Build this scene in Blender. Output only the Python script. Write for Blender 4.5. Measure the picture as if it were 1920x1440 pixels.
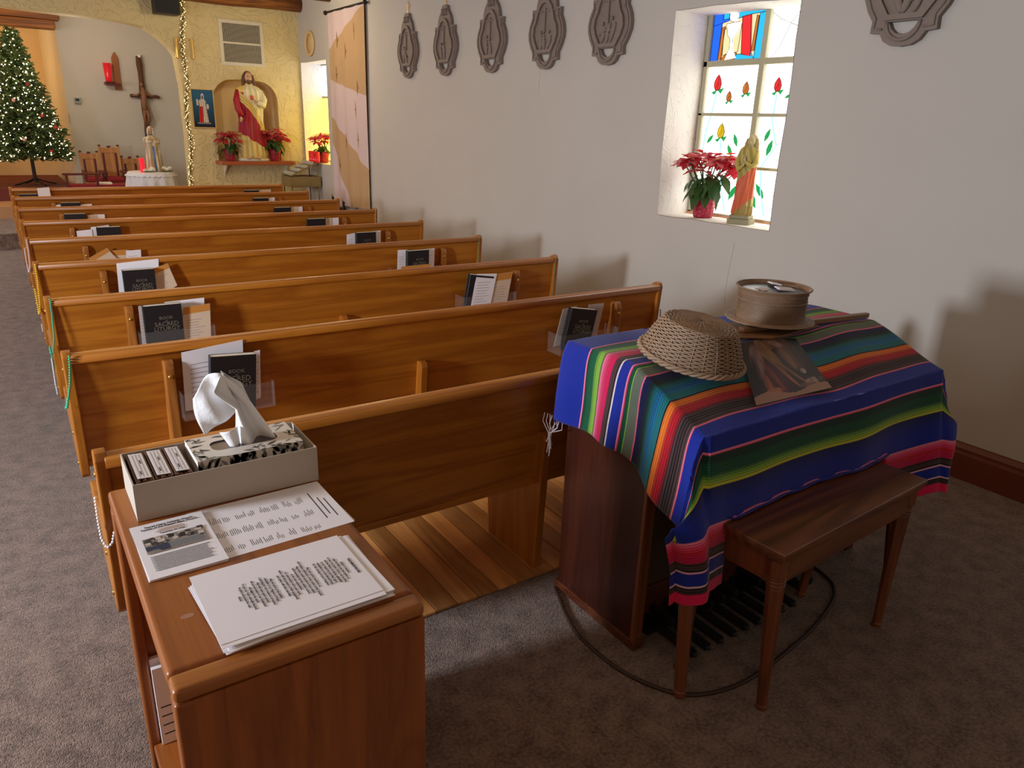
import bpy, bmesh, math, random
from math import sin, cos, pi, radians as R, hypot, atan2, sqrt
from mathutils import Vector, Matrix
from mathutils.geometry import tessellate_polygon
random.seed(7)
SC = bpy.context.scene
COL = SC.collection
for o in list(bpy.data.objects): bpy.data.objects.remove(o)

# ---------------------------------------------------------------- camera
cam = bpy.data.cameras.new('camera'); cam_o = bpy.data.objects.new('camera', cam); COL.objects.link(cam_o)
yaw, pit, rol = 0.6019274, 0.3372327, 0.0351425
F = Vector((sin(yaw)*cos(pit), cos(yaw)*cos(pit), -sin(pit)))
r0 = Vector((cos(yaw), -sin(yaw), 0)); u0 = r0.cross(F)
Rt = cos(rol)*r0 + sin(rol)*u0; Up = -sin(rol)*r0 + cos(rol)*u0
M3 = Matrix((Rt, Up, -F)).transposed()
cam_o.matrix_world = Matrix.Translation((-0.4767, -1.9933, 1.6724)) @ M3.to_4x4()
cam.sensor_width = 36; cam.lens = 1387.88/1920*36; cam.clip_start = .05; cam.clip_end = 200
SC.camera = cam_o
# ---------------------------------------------------------------- world and light
W = bpy.data.worlds.new('world'); SC.world = W; W.use_nodes = True
W.node_tree.nodes['Background'].inputs[0].default_value = (.75, .82, 1, 1)
W.node_tree.nodes['Background'].inputs[1].default_value = 1.0
SC.view_settings.view_transform = 'Standard'; SC.view_settings.look = 'None'
SC.view_settings.gamma = 1; SC.view_settings.exposure = 0.0; SC.view_settings.use_curve_mapping = False

def area(name, loc, aim, sx, sy, power, col, spread=180):
    l = bpy.data.lights.new(name, 'AREA'); l.shape = 'RECTANGLE'; l.size = sx; l.size_y = sy
    l.energy = power; l.color = col; l.spread = R(spread)
    o = bpy.data.objects.new(name, l); COL.objects.link(o); o.location = loc
    o.rotation_euler = (Vector(aim)-Vector(loc)).to_track_quat('-Z', 'Y').to_euler(); return o
def point(name, loc, power, col, rad=.08):
    l = bpy.data.lights.new(name, 'POINT'); l.energy = power; l.color = col; l.shadow_soft_size = rad
    o = bpy.data.objects.new(name, l); COL.objects.link(o); o.location = loc; return o
# daylight at the windows of the left wall (outside the frame), added fill lights for nave, front, rear and sanctuary, and the apse lamp
area('left_window_daylight', (-3.3, 0.15, 1.5), (3.4, 1.4, 1.2), .42, .5, 168, (.84, .91, 1))
area('left_window_daylight', (-3.3, 4.2, 1.7), (0, 4.6, .9), .9, 1.2, 32, (.92, .95, 1))
area('left_window_daylight', (-3.3, 7.8, 1.7), (-.6, 8.2, 0), .9, 1.2, 60, (.95, .95, 1))
area('nave_fill_light', (0.6, 5.2, 3.0), (0.6, 5.2, 0), 1.6, 3.6, 30, (1, .70, .38))  # soft warm fill added over the nave, no known fixture; second one below
area('nave_fill_light', (1.2, 1.2, 3.0), (1.2, 1.4, 0), 1.2, 1.2, 6, (1, .66, .36))
point('front_fill_light', (2.3, 7.6, 2.85), 30, (1, .84, .56), .12)  # warm fill added so the front end gets light
point('rear_fill_light', (-1.7, -3.3, 2.4), 19, (1, .64, .38), .2)  # unseen warm fill added behind the camera for the foreground
point('sanctuary_fill_light', (-.9, 11.2, 2.55), 26, (1, .66, .30), .15)  # both sanctuary points are added warm fill, no fixture modelled
point('sanctuary_fill_light', (.7, 10.7, 2.6), 30, (1, .86, .66), .15)
point('apse_lamp', (-.6, 13.2, 2.3), 22, (1, .56, .18), .15)

# ---------------------------------------------------------------- mesh helper
class MB:
    def __init__(s): s.v = []; s.f = []; s.m = []; s.c = []
    def add(s, vs, fs, mi=0, col=None):
        b = len(s.v); s.v += [tuple(v) for v in vs]
        for f in fs: s.f.append(tuple(i+b for i in f)); s.m.append(mi); s.c.append(col)
    def box(s, x0, x1, y0, y1, z0, z1, mi=0, col=None):
        vs = [(x, y, z) for z in (z0, z1) for y in (y0, y1) for x in (x0, x1)]
        s.add(vs, [(0,2,3,1),(4,5,7,6),(0,1,5,4),(2,6,7,3),(0,4,6,2),(1,3,7,5)], mi, col); return s
    def prism(s, pts, ax, a0, a1, mi=0, col=None, holes=()):
        # pts 2D polygon; ax = axis of extrusion (0: pts=(y,z), 1: pts=(x,z), 2: pts=(x,y))
        def P(p, a):
            return (a, p[0], p[1]) if ax == 0 else ((p[0], a, p[1]) if ax == 1 else (p[0], p[1], a))
        loops = [list(pts)]+[list(h) for h in holes]
        flat = [p for l in loops for p in l]; n = len(flat)
        tris = tessellate_polygon([[Vector((p[0], p[1], 0)) for p in l] for l in loops])
        vs = [P(p, a0) for p in flat]+[P(p, a1) for p in flat]
        fs = []
        if len(loops) == 1: fs = [tuple(range(n)), tuple(range(2*n-1, n-1, -1))]
        if len(loops) > 1 or n > 6: fs = [tuple(t) for t in tris]+[tuple(i+n for i in reversed(t)) for t in tris]
        k = 0
        for l in loops:
            m = len(l)
            for i in range(m): a = k+i; b = k+(i+1) % m; fs.append((a, b, b+n, a+n))
            k += m
        s.add(vs, fs, mi, col); return s
    def lathe(s, prof, cx=0, cy=0, n=20, mi=0, col=None, sx=1, sy=1, rip=0, rn=0, cap=True):
        vs = []; k = len(prof)
        for r, z in prof:
            for i in range(n):
                a = 2*pi*i/n; rr = r*(1+rip*cos(rn*a)); vs.append((cx+rr*cos(a)*sx, cy+rr*sin(a)*sy, z))
        fs = [(j*n+i, j*n+(i+1) % n, (j+1)*n+(i+1) % n, (j+1)*n+i) for j in range(k-1) for i in range(n)]
        if cap: fs += [tuple(range(n-1, -1, -1)), tuple(range((k-1)*n, k*n))]
        s.add(vs, fs, mi, col); return s
    def tube(s, pts, r, n=8, mi=0, col=None, cap=True):
        pts = [Vector(p) for p in pts]; vs = []; k = len(pts); rr = r if isinstance(r, (list, tuple)) else [r]*k
        prev = None
        for j, p in enumerate(pts):
            t = (pts[min(j+1, k-1)]-pts[max(j-1, 0)]).normalized()
            if prev is None:
                a = Vector((0, 0, 1)) if abs(t.z) < .9 else Vector((1, 0, 0)); u = t.cross(a).normalized()
            else: u = (prev - t*prev.dot(t)).normalized()
            prev = u; w = t.cross(u)
            for i in range(n): vs.append(p+rr[j]*(cos(2*pi*i/n)*u+sin(2*pi*i/n)*w))
        fs = [(j*n+i, j*n+(i+1) % n, (j+1)*n+(i+1) % n, (j+1)*n+i) for j in range(k-1) for i in range(n)]
        if cap: fs += [tuple(range(n-1, -1, -1)), tuple(range((k-1)*n, k*n))]
        s.add(vs, fs, mi, col); return s
    def ball(s, c, r, n=10, m=6, mi=0, col=None, rot=None):
        r = (r, r, r) if isinstance(r, (int, float)) else r; vs = [Vector((0, 0, 1))]
        for j in range(1, m):
            for i in range(n): vs.append(Vector((sin(pi*j/m)*cos(2*pi*i/n), sin(pi*j/m)*sin(2*pi*i/n), cos(pi*j/m))))
        vs.append(Vector((0, 0, -1))); out = []
        for v in vs:
            q = Vector((v.x*r[0], v.y*r[1], v.z*r[2]))
            if rot is not None: q = rot @ q
            out.append(q+Vector(c))
        fs = [(0, 1+i, 1+(i+1) % n) for i in range(n)]; L = len(vs)-1; b = 1+(m-2)*n
        for j in range(m-2):
            for i in range(n): fs.append((1+j*n+i, 1+(j+1)*n+i, 1+(j+1)*n+(i+1) % n, 1+j*n+(i+1) % n))
        fs += [(L, b+(i+1) % n, b+i) for i in range(n)]
        s.add(out, fs, mi, col); return s
    def grid(s, fn, nu, nv, mi=0, colfn=None, thick=0):
        vs = [fn(i/nu, j/nv) for j in range(nv+1) for i in range(nu+1)]; b = len(s.v); s.v += [tuple(v) for v in vs]
        for j in range(nv):
            for i in range(nu):
                a = b+j*(nu+1)+i; s.f.append((a, a+1, a+nu+2, a+nu+1)); s.m.append(mi)
                s.c.append(colfn((i+.5)/nu, (j+.5)/nv) if colfn else None)
        return s
    def build(s, name, mats, parent=None, smooth=False, bevel=0, seg=2, loc=None, rot=None, solid=0):
        me = bpy.data.meshes.new(name); me.from_pydata(s.v, [], s.f)
        if not isinstance(mats, (list, tuple)): mats = [mats]
        for m in mats: me.materials.append(m)
        for p, mi in zip(me.polygons, s.m): p.material_index = mi; p.use_smooth = bool(smooth)
        if any(c is not None for c in s.c):
            at = me.color_attributes.new('Col', 'FLOAT_COLOR', 'CORNER'); buf = []
            for p, c in zip(me.polygons, s.c):
                c = c or (1, 1, 1)
                for _ in range(p.loop_total): buf += [c[0], c[1], c[2], 1]
            at.data.foreach_set('color', buf)
        bm = bmesh.new(); bm.from_mesh(me); bmesh.ops.recalc_face_normals(bm, faces=bm.faces)
        if bevel:
            es = [e for e in bm.edges if len(e.link_faces) == 2 and e.calc_face_angle(0) > .5]
            bmesh.ops.bevel(bm, geom=es, offset=bevel, segments=seg, affect='EDGES', profile=.6, clamp_overlap=True)
        bm.to_mesh(me); bm.free()
        if smooth == 'auto':
            pass
        o = bpy.data.objects.new(name, me); COL.objects.link(o)
        if smooth and smooth != True:
            for p in me.polygons: p.use_smooth = True
            md = me
            try:
                bm = bmesh.new(); bm.from_mesh(md)
                for e in bm.edges:
                    if len(e.link_faces) == 2 and e.calc_face_angle(0) > smooth: e.smooth = False
                bm.to_mesh(md); bm.free()
            except Exception: pass
        if solid:
            m = o.modifiers.new('solid', 'SOLIDIFY'); m.thickness = solid; m.offset = -1
        if parent is not None: o.parent = parent
        if loc: o.location = loc
        if rot: o.rotation_euler = rot
        return o

def tag(o, label, cat, group=None, kind=None):
    o['label'] = label; o['category'] = cat
    if group: o['group'] = group
    if kind: o['kind'] = kind
    return o
def struct(o, label=None):
    o['kind'] = 'structure'
    if label: o['label'] = label
    return o
def thing(name, label, cat, loc=(0, 0, 0), rz=0, group=None, rot=None):
    o = bpy.data.objects.new(name, None); COL.objects.link(o); o.location = loc
    o.rotation_euler = rot if rot else (0, 0, rz); o.empty_display_size = .1
    return tag(o, label, cat, group)
def copy_tree(o, parent=None):
    c = o.copy(); COL.objects.link(c); c.parent = parent
    for ch in list(CH.get(o.name, [])) or [x for x in o.children]: copy_tree(ch, c)
    return c
CH = {}
def stuff(o): o['kind'] = 'stuff'; return o

# ---------------------------------------------------------------- materials
def srgb(r, g, b):
    f = lambda c: (c/12.92 if c <= .04045 else ((c+.055)/1.055)**2.4)
    return tuple(f(x/255) for x in (r, g, b))
def base(name):
    m = bpy.data.materials.new(name); m.use_nodes = True; nt = m.node_tree
    return m, nt, nt.nodes['Principled BSDF']
def translucent(m, amt):
    nt = m.node_tree; N = nt.nodes; L = nt.links; b = N['Principled BSDF']; out = N['Material Output']
    tr = N.new('ShaderNodeBsdfTranslucent'); mx = N.new('ShaderNodeMixShader'); mx.inputs[0].default_value = amt; tr.inputs[0].default_value = b.inputs['Base Color'].default_value
    L.new(b.outputs[0], mx.inputs[1]); L.new(tr.outputs[0], mx.inputs[2]); L.new(mx.outputs[0], out.inputs[0]); return m
def mat(name, col, rough=.6, metal=0, bump=0, bs=40, var=0, spec=.5, emit=None, es=0, alpha=1, trans=0, sheen=0, coat=0):
    m, nt, b = base(name); N = nt.nodes; L = nt.links
    c = tuple(col)+(1,)
    b.inputs['Base Color'].default_value = c; b.inputs['Roughness'].default_value = rough
    b.inputs['Metallic'].default_value = metal; b.inputs['Specular IOR Level'].default_value = spec
    if emit: b.inputs['Emission Color'].default_value = tuple(emit)+(1,); b.inputs['Emission Strength'].default_value = es
    b.inputs['Alpha'].default_value = alpha; b.inputs['Transmission Weight'].default_value = trans
    if sheen: b.inputs['Sheen Weight'].default_value = sheen
    if coat: b.inputs['Coat Weight'].default_value = coat; b.inputs['Coat Roughness'].default_value = .15
    tc = N.new('ShaderNodeTexCoord')
    if var:
        n = N.new('ShaderNodeTexNoise'); n.inputs['Scale'].default_value = bs*.3; n.inputs['Detail'].default_value = 4
        L.new(tc.outputs['Object'], n.inputs['Vector'])
        mx = N.new('ShaderNodeMixRGB'); mx.inputs[1].default_value = c; mx.inputs[2].default_value = tuple(x*(1-var) for x in col)+(1,)
        L.new(n.outputs['Fac'], mx.inputs[0]); L.new(mx.outputs[0], b.inputs['Base Color'])
    if bump:
        n = N.new('ShaderNodeTexNoise'); n.inputs['Scale'].default_value = bs; n.inputs['Detail'].default_value = 5
        L.new(tc.outputs['Object'], n.inputs['Vector'])
        bp = N.new('ShaderNodeBump'); bp.inputs['Strength'].default_value = bump; bp.inputs['Distance'].default_value = .02
        L.new(n.outputs['Fac'], bp.inputs['Height']); L.new(bp.outputs[0], b.inputs['Normal'])
    return m
def vcol(name, rough=.7, metal=0, bump=0, bs=60, es=0, sheen=0, spec=.4):
    m, nt, b = base(name); N = nt.nodes; L = nt.links
    a = N.new('ShaderNodeVertexColor'); a.layer_name = 'Col'
    L.new(a.outputs[0], b.inputs['Base Color']); b.inputs['Roughness'].default_value = rough; b.inputs['Metallic'].default_value = metal
    b.inputs['Specular IOR Level'].default_value = spec
    if sheen: b.inputs['Sheen Weight'].default_value = sheen
    if es: L.new(a.outputs[0], b.inputs['Emission Color']); b.inputs['Emission Strength'].default_value = es
    if bump:
        tc = N.new('ShaderNodeTexCoord'); n = N.new('ShaderNodeTexNoise'); n.inputs['Scale'].default_value = bs
        L.new(tc.outputs['Object'], n.inputs['Vector']); bp = N.new('ShaderNodeBump'); bp.inputs['Strength'].default_value = bump
        bp.inputs['Distance'].default_value = .01
        L.new(n.outputs['Fac'], bp.inputs['Height']); L.new(bp.outputs[0], b.inputs['Normal'])
    return m
def wood(name, c1, c2, axis=0, rough=.38, scale=1.0, ring=5.0, coat=.25, objrand=False):
    m, nt, b = base(name); N = nt.nodes; L = nt.links
    tc = N.new('ShaderNodeTexCoord'); mp = N.new('ShaderNodeMapping'); sc = [ring*scale]*3; sc[axis] = .35*scale
    mp.inputs['Scale'].default_value = sc
    if objrand:
        oi = N.new('ShaderNodeObjectInfo'); ad = N.new('ShaderNodeVectorMath'); ad.operation = 'ADD'
        cb = N.new('ShaderNodeCombineXYZ'); ml = N.new('ShaderNodeMath'); ml.operation = 'MULTIPLY'; ml.inputs[1].default_value = 37
        L.new(oi.outputs['Random'], ml.inputs[0])
        for k in range(3): L.new(ml.outputs[0], cb.inputs[k])
        L.new(tc.outputs['Object'], ad.inputs[0]); L.new(cb.outputs[0], ad.inputs[1]); L.new(ad.outputs[0], mp.inputs['Vector'])
    else: L.new(tc.outputs['Object'], mp.inputs['Vector'])
    n = N.new('ShaderNodeTexNoise'); n.inputs['Scale'].default_value = 1.6; n.inputs['Detail'].default_value = 6; n.inputs['Roughness'].default_value = .55
    n.inputs['Distortion'].default_value = .8
    L.new(mp.outputs[0], n.inputs['Vector'])
    w = N.new('ShaderNodeMath'); w.operation = 'MULTIPLY'; w.inputs[1].default_value = 9; L.new(n.outputs['Fac'], w.inputs[0])
    fr = N.new('ShaderNodeMath'); fr.operation = 'PINGPONG'; fr.inputs[1].default_value = 1; L.new(w.outputs[0], fr.inputs[0])
    mp2 = N.new('ShaderNodeMapping'); s2 = [160]*3; s2[axis] = 5; mp2.inputs['Scale'].default_value = s2
    L.new(tc.outputs['Object'], mp2.inputs['Vector'])
    n2 = N.new('ShaderNodeTexNoise'); n2.inputs['Scale'].default_value = 1; n2.inputs['Detail'].default_value = 3; L.new(mp2.outputs[0], n2.inputs['Vector'])
    mix = N.new('ShaderNodeMixRGB'); mix.inputs[0].default_value = .35
    L.new(fr.outputs[0], mix.inputs[1]); L.new(n2.outputs['Fac'], mix.inputs[2])
    cr = N.new('ShaderNodeValToRGB'); cr.color_ramp.elements[0].color = tuple(c2)+(1,); cr.color_ramp.elements[0].position = .15
    cr.color_ramp.elements[1].color = tuple(c1)+(1,); cr.color_ramp.elements[1].position = .75
    L.new(mix.outputs[0], cr.inputs[0]); out = cr.outputs[0]
    if objrand:
        hs = N.new('ShaderNodeHueSaturation'); mr = N.new('ShaderNodeMapRange'); mr.inputs['To Min'].default_value = .55; mr.inputs['To Max'].default_value = 1.35
        L.new(oi.outputs['Random'], mr.inputs['Value']); L.new(mr.outputs[0], hs.inputs['Value']); L.new(out, hs.inputs['Color']); out = hs.outputs[0]
    L.new(out, b.inputs['Base Color']); b.inputs['Roughness'].default_value = rough
    b.inputs['Coat Weight'].default_value = coat; b.inputs['Coat Roughness'].default_value = .25
    bp = N.new('ShaderNodeBump'); bp.inputs['Strength'].default_value = .12; bp.inputs['Distance'].default_value = .003
    L.new(n2.outputs['Fac'], bp.inputs['Height']); L.new(bp.outputs[0], b.inputs['Normal'])
    return m
OAK1, OAK2 = (.47, .165, .014), (.33, .098, .007)
oak_x = wood('oak_grain_x', OAK1, OAK2, 0); oak_z = wood('oak_grain_z', OAK1, OAK2, 2); oak_y = wood('oak_grain_y', OAK1, OAK2, 1)
cab_y = wood('cabinet_wood_y', (.33, .098, .016), (.22, .058, .009), 1, .38, coat=.12); cab_x = wood('cabinet_wood_x', (.37, .125, .022), (.24, .068, .010), 0, .38, coat=.12)
cab_z = wood('cabinet_wood_z', (.34, .098, .016), (.22, .055, .008), 2, .38, coat=.12)
walnut_z = wood('organ_walnut_z', (.060, .012, .005), (.034, .006, .003), 2, .36, coat=.1); walnut_x = wood('organ_walnut_x', (.13, .036, .014), (.065, .016, .007), 0, .30)
bench_x = wood('bench_wood_x', (.20, .066, .024), (.10, .03, .011), 0, .3, coat=.15); bench_z = wood('bench_wood_z', (.22, .066, .022), (.12, .033, .011), 2, .35)
plank_m = wood('plank_wood', (.70, .34, .11), (.46, .20, .055), 1, .3, objrand=True)  # colour raised to stand in for window light on the boards
log_m = wood('log_wood', (.30, .105, .018), (.12, .034, .007), 0, .6, coat=0)
tan_wood = wood('pale_oak_z', (.52, .25, .08), (.36, .15, .04), 2, .5)

def plaster(name, col, strokes=0.0, var=.12):
    m, nt, b = base(name); N = nt.nodes; L = nt.links
    tc = N.new('ShaderNodeTexCoord')
    n = N.new('ShaderNodeTexNoise'); n.inputs['Scale'].default_value = 1.3; n.inputs['Detail'].default_value = 5
    L.new(tc.outputs['Object'], n.inputs['Vector'])
    mx = N.new('ShaderNodeMixRGB'); mx.inputs[1].default_value = tuple(col)+(1,); mx.inputs[2].default_value = tuple(x*(1-var) for x in col)+(1,)
    L.new(n.outputs['Fac'], mx.inputs[0]); L.new(mx.outputs[0], b.inputs['Base Color']); b.inputs['Roughness'].default_value = .85
    n2 = N.new('ShaderNodeTexNoise'); n2.inputs['Scale'].default_value = 6 if strokes else 2.2; n2.inputs['Detail'].default_value = 3; n2.inputs['Distortion'].default_value = 2.5 if strokes else 0
    L.new(tc.outputs['Object'], n2.inputs['Vector']); h = n2.outputs['Fac']
    if strokes:
        cr = N.new('ShaderNodeValToRGB'); cr.color_ramp.elements[0].position = .50; cr.color_ramp.elements[1].position = .58
        L.new(n2.outputs['Fac'], cr.inputs[0]); h = cr.outputs[0]
    bp = N.new('ShaderNodeBump'); bp.inputs['Strength'].default_value = strokes or .15; bp.inputs['Distance'].default_value = .012 if strokes else .03
    L.new(h, bp.inputs['Height']); L.new(bp.outputs[0], b.inputs['Normal']); return m
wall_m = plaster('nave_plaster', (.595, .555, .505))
stucco = plaster('stucco_yellow_lit', (.78, .64, .32), .6)  # cream stucco; yellow light from the small window is put into its colour
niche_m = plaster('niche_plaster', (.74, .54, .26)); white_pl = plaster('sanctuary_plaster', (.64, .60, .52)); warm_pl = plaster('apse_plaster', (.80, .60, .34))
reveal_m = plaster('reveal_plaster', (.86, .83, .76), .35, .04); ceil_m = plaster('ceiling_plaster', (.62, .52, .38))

def carpet_mat(name, c1, c2):
    m, nt, b = base(name); N = nt.nodes; L = nt.links
    tc = N.new('ShaderNodeTexCoord')
    n = N.new('ShaderNodeTexNoise'); n.inputs['Scale'].default_value = 90; n.inputs['Detail'].default_value = 3; L.new(tc.outputs['Object'], n.inputs['Vector'])
    n3 = N.new('ShaderNodeTexNoise'); n3.inputs['Scale'].default_value = 14; n3.inputs['Detail'].default_value = 4; L.new(tc.outputs['Object'], n3.inputs['Vector'])
    mm = N.new('ShaderNodeMixRGB'); mm.inputs[0].default_value = .45; L.new(n.outputs['Fac'], mm.inputs[1]); L.new(n3.outputs['Fac'], mm.inputs[2])
    cr = N.new('ShaderNodeValToRGB'); cr.color_ramp.elements[0].color = tuple(c2)+(1,); cr.color_ramp.elements[0].position = .36
    cr.color_ramp.elements[1].color = tuple(c1)+(1,); cr.color_ramp.elements[1].position = .62
    L.new(mm.outputs[0], cr.inputs[0]); L.new(cr.outputs[0], b.inputs['Base Color']); b.inputs['Roughness'].default_value = 1
    b.inputs['Specular IOR Level'].default_value = .1; b.inputs['Sheen Weight'].default_value = .3
    v = N.new('ShaderNodeTexVoronoi'); v.inputs['Scale'].default_value = 250; L.new(tc.outputs['Object'], v.inputs['Vector'])
    bp = N.new('ShaderNodeBump'); bp.inputs['Strength'].default_value = .8; bp.inputs['Distance'].default_value = .004; bp.invert = True
    L.new(v.outputs['Distance'], bp.inputs['Height']); L.new(bp.outputs[0], b.inputs['Normal']); return m
carpet_m = carpet_mat('carpet_loops', (.28, .185, .140), (.092, .053, .038))

black_m = mat('black_cover', (.012, .012, .015), .45, bump=.1, bs=300); page_m = mat('page_edges', (.88, .83, .74), .9)
gold_print = mat('dull_gold_print', (.19, .165, .12), .5); ink = mat('black_ink', (.02, .02, .022), .8)
paper_w = mat('white_paper', (.92, .88, .93), .85); paper_t = mat('tan_paper', (.72, .55, .40), .85); paper_g = mat('grey_pink_paper', (.55, .44, .40), .85)
orange_pr = mat('orange_print', (.62, .25, .04), .8); clear_m = mat('clear_acrylic', (.8, .78, .75), .35, alpha=.035, spec=.15); brass = mat('brass', (.75, .45, .12), .28, 1)
dark_m = mat('black_plastic', (.012, .010, .010), .5); red_glass = mat('red_glass', (.55, .01, .02), .12, emit=(.9, .02, .03), es=.25)
card_m = mat('grey_cardboard', (.50, .43, .36), .85, bump=.05, bs=120); tissue_m = mat('tissue_paper', (.95, .96, .98), .9, bump=.12, bs=60)
iron = mat('dark_iron', (.03, .025, .02), .5, .6); gold_m = mat('aged_gold', (.62, .44, .16), .45, .5)
plaque_m = mat('carved_brown_plaster', (.27, .21, .175), .7, bump=.2, bs=60, var=.25)
win_metal = mat('putty_window_frame', (.42, .39, .26), .6); redwood = mat('red_baseboard', (.19, .045, .025), .42, var=.25, bs=30)
skin_m = mat('painted_skin', (.62, .38, .22), .5); hair_m = mat('painted_brown_hair', (.13, .055, .02), .5, bump=.4, bs=90)
foil = mat('red_foil', (.42, .03, .06), .28, .35, bump=.9, bs=35); bract_m = mat('red_bract', (.62, .012, .03), .5, sheen=.2); leaf_m = mat('dark_green_leaf', (.05, .13, .03), .5, var=.3)
translucent(bract_m, .35); translucent(leaf_m, .3)
cushion = mat('crimson_cushion', (.26, .012, .02), .85); chair_dark = mat('dark_red_wood', (.12, .018, .012), .4)
lace_m = mat('white_lace', (.80, .80, .84), .9, bump=.4, bs=90)

# ================================================================ SETTING
D = .9831; WX = 3.48; FY = 9.545; CZ = 3.28; XL = -.385; XR = 2.587
# floor carpet
f = MB(); f.box(-3.4, WX+.1, -4.2, 9.05, -.12, 0)
floor = struct(f.build('floor', carpet_m), 'grey-brown loop pile carpet over the whole nave')
# wood floor under the pews: planks along Y, pieces of the floor
pm = []
for L_ in (.9, 1.3, 1.7):
    b = MB(); b.box(-.043, .043, 0, L_, 0, .012); o = b.build('plank', plank_m, floor, bevel=.0015, seg=1); pm.append((L_, o.data, o))
first = {L_: o for L_, d, o in pm}; used = set()
x = -.25
while x < 2.62:
    y = -.01 - 0; first_piece = True
    while y < 8.35:
        L_ = random.choice((.9, 1.3, 1.7))
        if y + L_ > 8.6: L_ = .9
        if L_ not in used: o = first[L_]; used.add(L_)
        else: o = bpy.data.objects.new('plank', first[L_].data); COL.objects.link(o); o.parent = floor
        o.location = (x, y, .0015+random.random()*.0008)
        y += L_+.002
    x += .0885
# walls
def wall_with_hole(name, m, ax, a0, a1, outer, holes, label):
    b = MB(); b.prism(outer, ax, a0, a1, holes=holes); return struct(b.build(name, m), label)
random.seed(11)
def wob(pts, n=6, amp=.008):
    out = []
    for i in range(len(pts)):
        p, q = pts[i], pts[(i+1) % len(pts)]
        for k in range(n):
            t = k/n; w = amp if k else amp*.3
            out.append((p[0]+(q[0]-p[0])*t+random.uniform(-w, w), p[1]+(q[1]-p[1])*t+random.uniform(-w, w)))
    return out
win_hole = wob([(.987, 1.095), (1.978, 1.085), (1.985, 2.43), (.992, 2.41)])
small_hole = wob([(8.485, 1.04), (9.50, 1.04), (9.50, 2.42), (8.485, 2.42)], 4, .006)
wr = wall_with_hole('wall_right', wall_m, 0, WX, WX+.42, [(-4.2, 0), (FY+.35, 0), (FY+.35, CZ+.2), (-4.2, CZ+.2)], [win_hole, small_hole], 'cream plaster wall with two deep window openings')
# plaster skin of the deep reveals
def reveal(hole, x0, x1, name):
    b = MB(); n = len(hole)
    vs = [(x0, p[0], p[1]) for p in hole]+[(x1, p[0], p[1]) for p in hole]
    cx = sum(p[0] for p in hole)/n; cz = sum(p[1] for p in hole)/n
    inn = [(x0-.002, cx+(p[0]-cx)*.994, cz+(p[1]-cz)*.996) for p in hole]+[(x1, cx+(p[0]-cx)*.994, cz+(p[1]-cz)*.996) for p in hole]
    b.add(inn, [(i, (i+1) % n, (i+1) % n+n, i+n) for i in range(n)])
    return b.build(name, reveal_m, wr)
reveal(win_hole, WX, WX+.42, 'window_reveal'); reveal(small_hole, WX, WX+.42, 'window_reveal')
b = MB()
for p in ([(1.42, 3.05, 2.02), (1.15, 2.9, 1.7)],): pass
# front wall with the arch opening and the niche
arch = [(1.80, 0), (1.815, .7), (1.83, 1.4), (1.825, 2.02), (1.79, 2.39), (1.73, 2.49), (1.64, 2.575), (1.55, 2.65), (1.43, 2.715), (1.22, 2.75), (1.0, 2.768), (.48, 2.78), (-.12, 2.80), (-.9, 2.80), (-1.6, 2.76), (-1.95, 2.6), (-2.1, 2.3), (-2.12, 1.6), (-2.1, 0)]
outer = [(-3.4, 0), (-2.1, 0)] + list(reversed(arch[:-1])) + [(WX+.1, 0), (WX+.1, CZ+.2), (-3.4, CZ+.2)]
NL, NR, NT, NR_ = 2.215, 3.115, 2.135, .27
niche = [(NL, 1.046), (NR, 1.046), (NR, 1.5)]+[(NR-NR_+NR_*cos(k*pi/16), NT-NR_+NR_*sin(k*pi/16)-.0) for k in range(0, 9)]+[(2.72, NT+.008), (2.61, NT+.008)]+[(NL+NR_-NR_*sin(k*pi/16), NT-NR_+NR_*cos(k*pi/16)) for k in range(0, 9)]+[(NL, 1.5)]
wf = MB(); wf.prism(outer, 1, FY, FY+.28, holes=[niche]); wf = struct(wf.build('wall_front', stucco), 'rough cream stucco wall, coloured with yellow light, with broad flat arch')
b = MB(); n = len(niche); cx, cz = 2.66, 1.6
b.add([(p[0], FY+.02, p[1]) for p in niche]+[(cx+(p[0]-cx)*.9, FY+.27, cz+(p[1]-cz)*.97) for p in niche], [(i, (i+1) % n, (i+1) % n+n, i+n) for i in range(n)]+[tuple(range(n, 2*n))])
b.build('niche_shell', niche_m, wf)
b = MB(); b.box(2.1, 3.2, FY+.285, FY+.3, .9, 2.3); b.build('niche_back', niche_m, wf)
# sanctuary behind the arch
b = MB(); b.box(.645, 3.4, 12.42, 12.6, .2, CZ); struct(b.build('wall_sanctuary', white_pl), 'plain pale wall behind the wooden chairs')
b = MB(); b.box(2.75, 3.4, FY+.3, 12.42, .2, CZ) ; struct(b.build('wall_sanctuary_right', white_pl), 'pale side wall of the sanctuary')
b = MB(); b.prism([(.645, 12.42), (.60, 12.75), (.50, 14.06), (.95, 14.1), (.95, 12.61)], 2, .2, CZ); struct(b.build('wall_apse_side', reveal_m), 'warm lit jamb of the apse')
b = MB(); b.prism([(-2.9, .2), (.85, .2), (.85, CZ), (-2.9, CZ)], 1, 14.05, 14.2, holes=[[(-1.2, .9), (.52, .9), (.56, 1.7)]+[(-.30+.86*cos(a), 1.75+.62*sin(a)) for a in [k*pi/10 for k in range(0, 11)]]]); struct(b.build('wall_apse_back', warm_pl), 'golden lit back wall of the apse with arched recess')
b = MB(); b.box(-2.9, .9, 14.35, 14.5, .2, CZ); struct(b.build('wall_apse_recess', warm_pl), 'deeper wall inside the arched recess')
b = MB(); b.box(-2.95, -2.75, FY+.28, 14.4, .0, CZ); struct(b.build('wall_sanctuary_left', warm_pl), 'left wall of the sanctuary')
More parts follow.
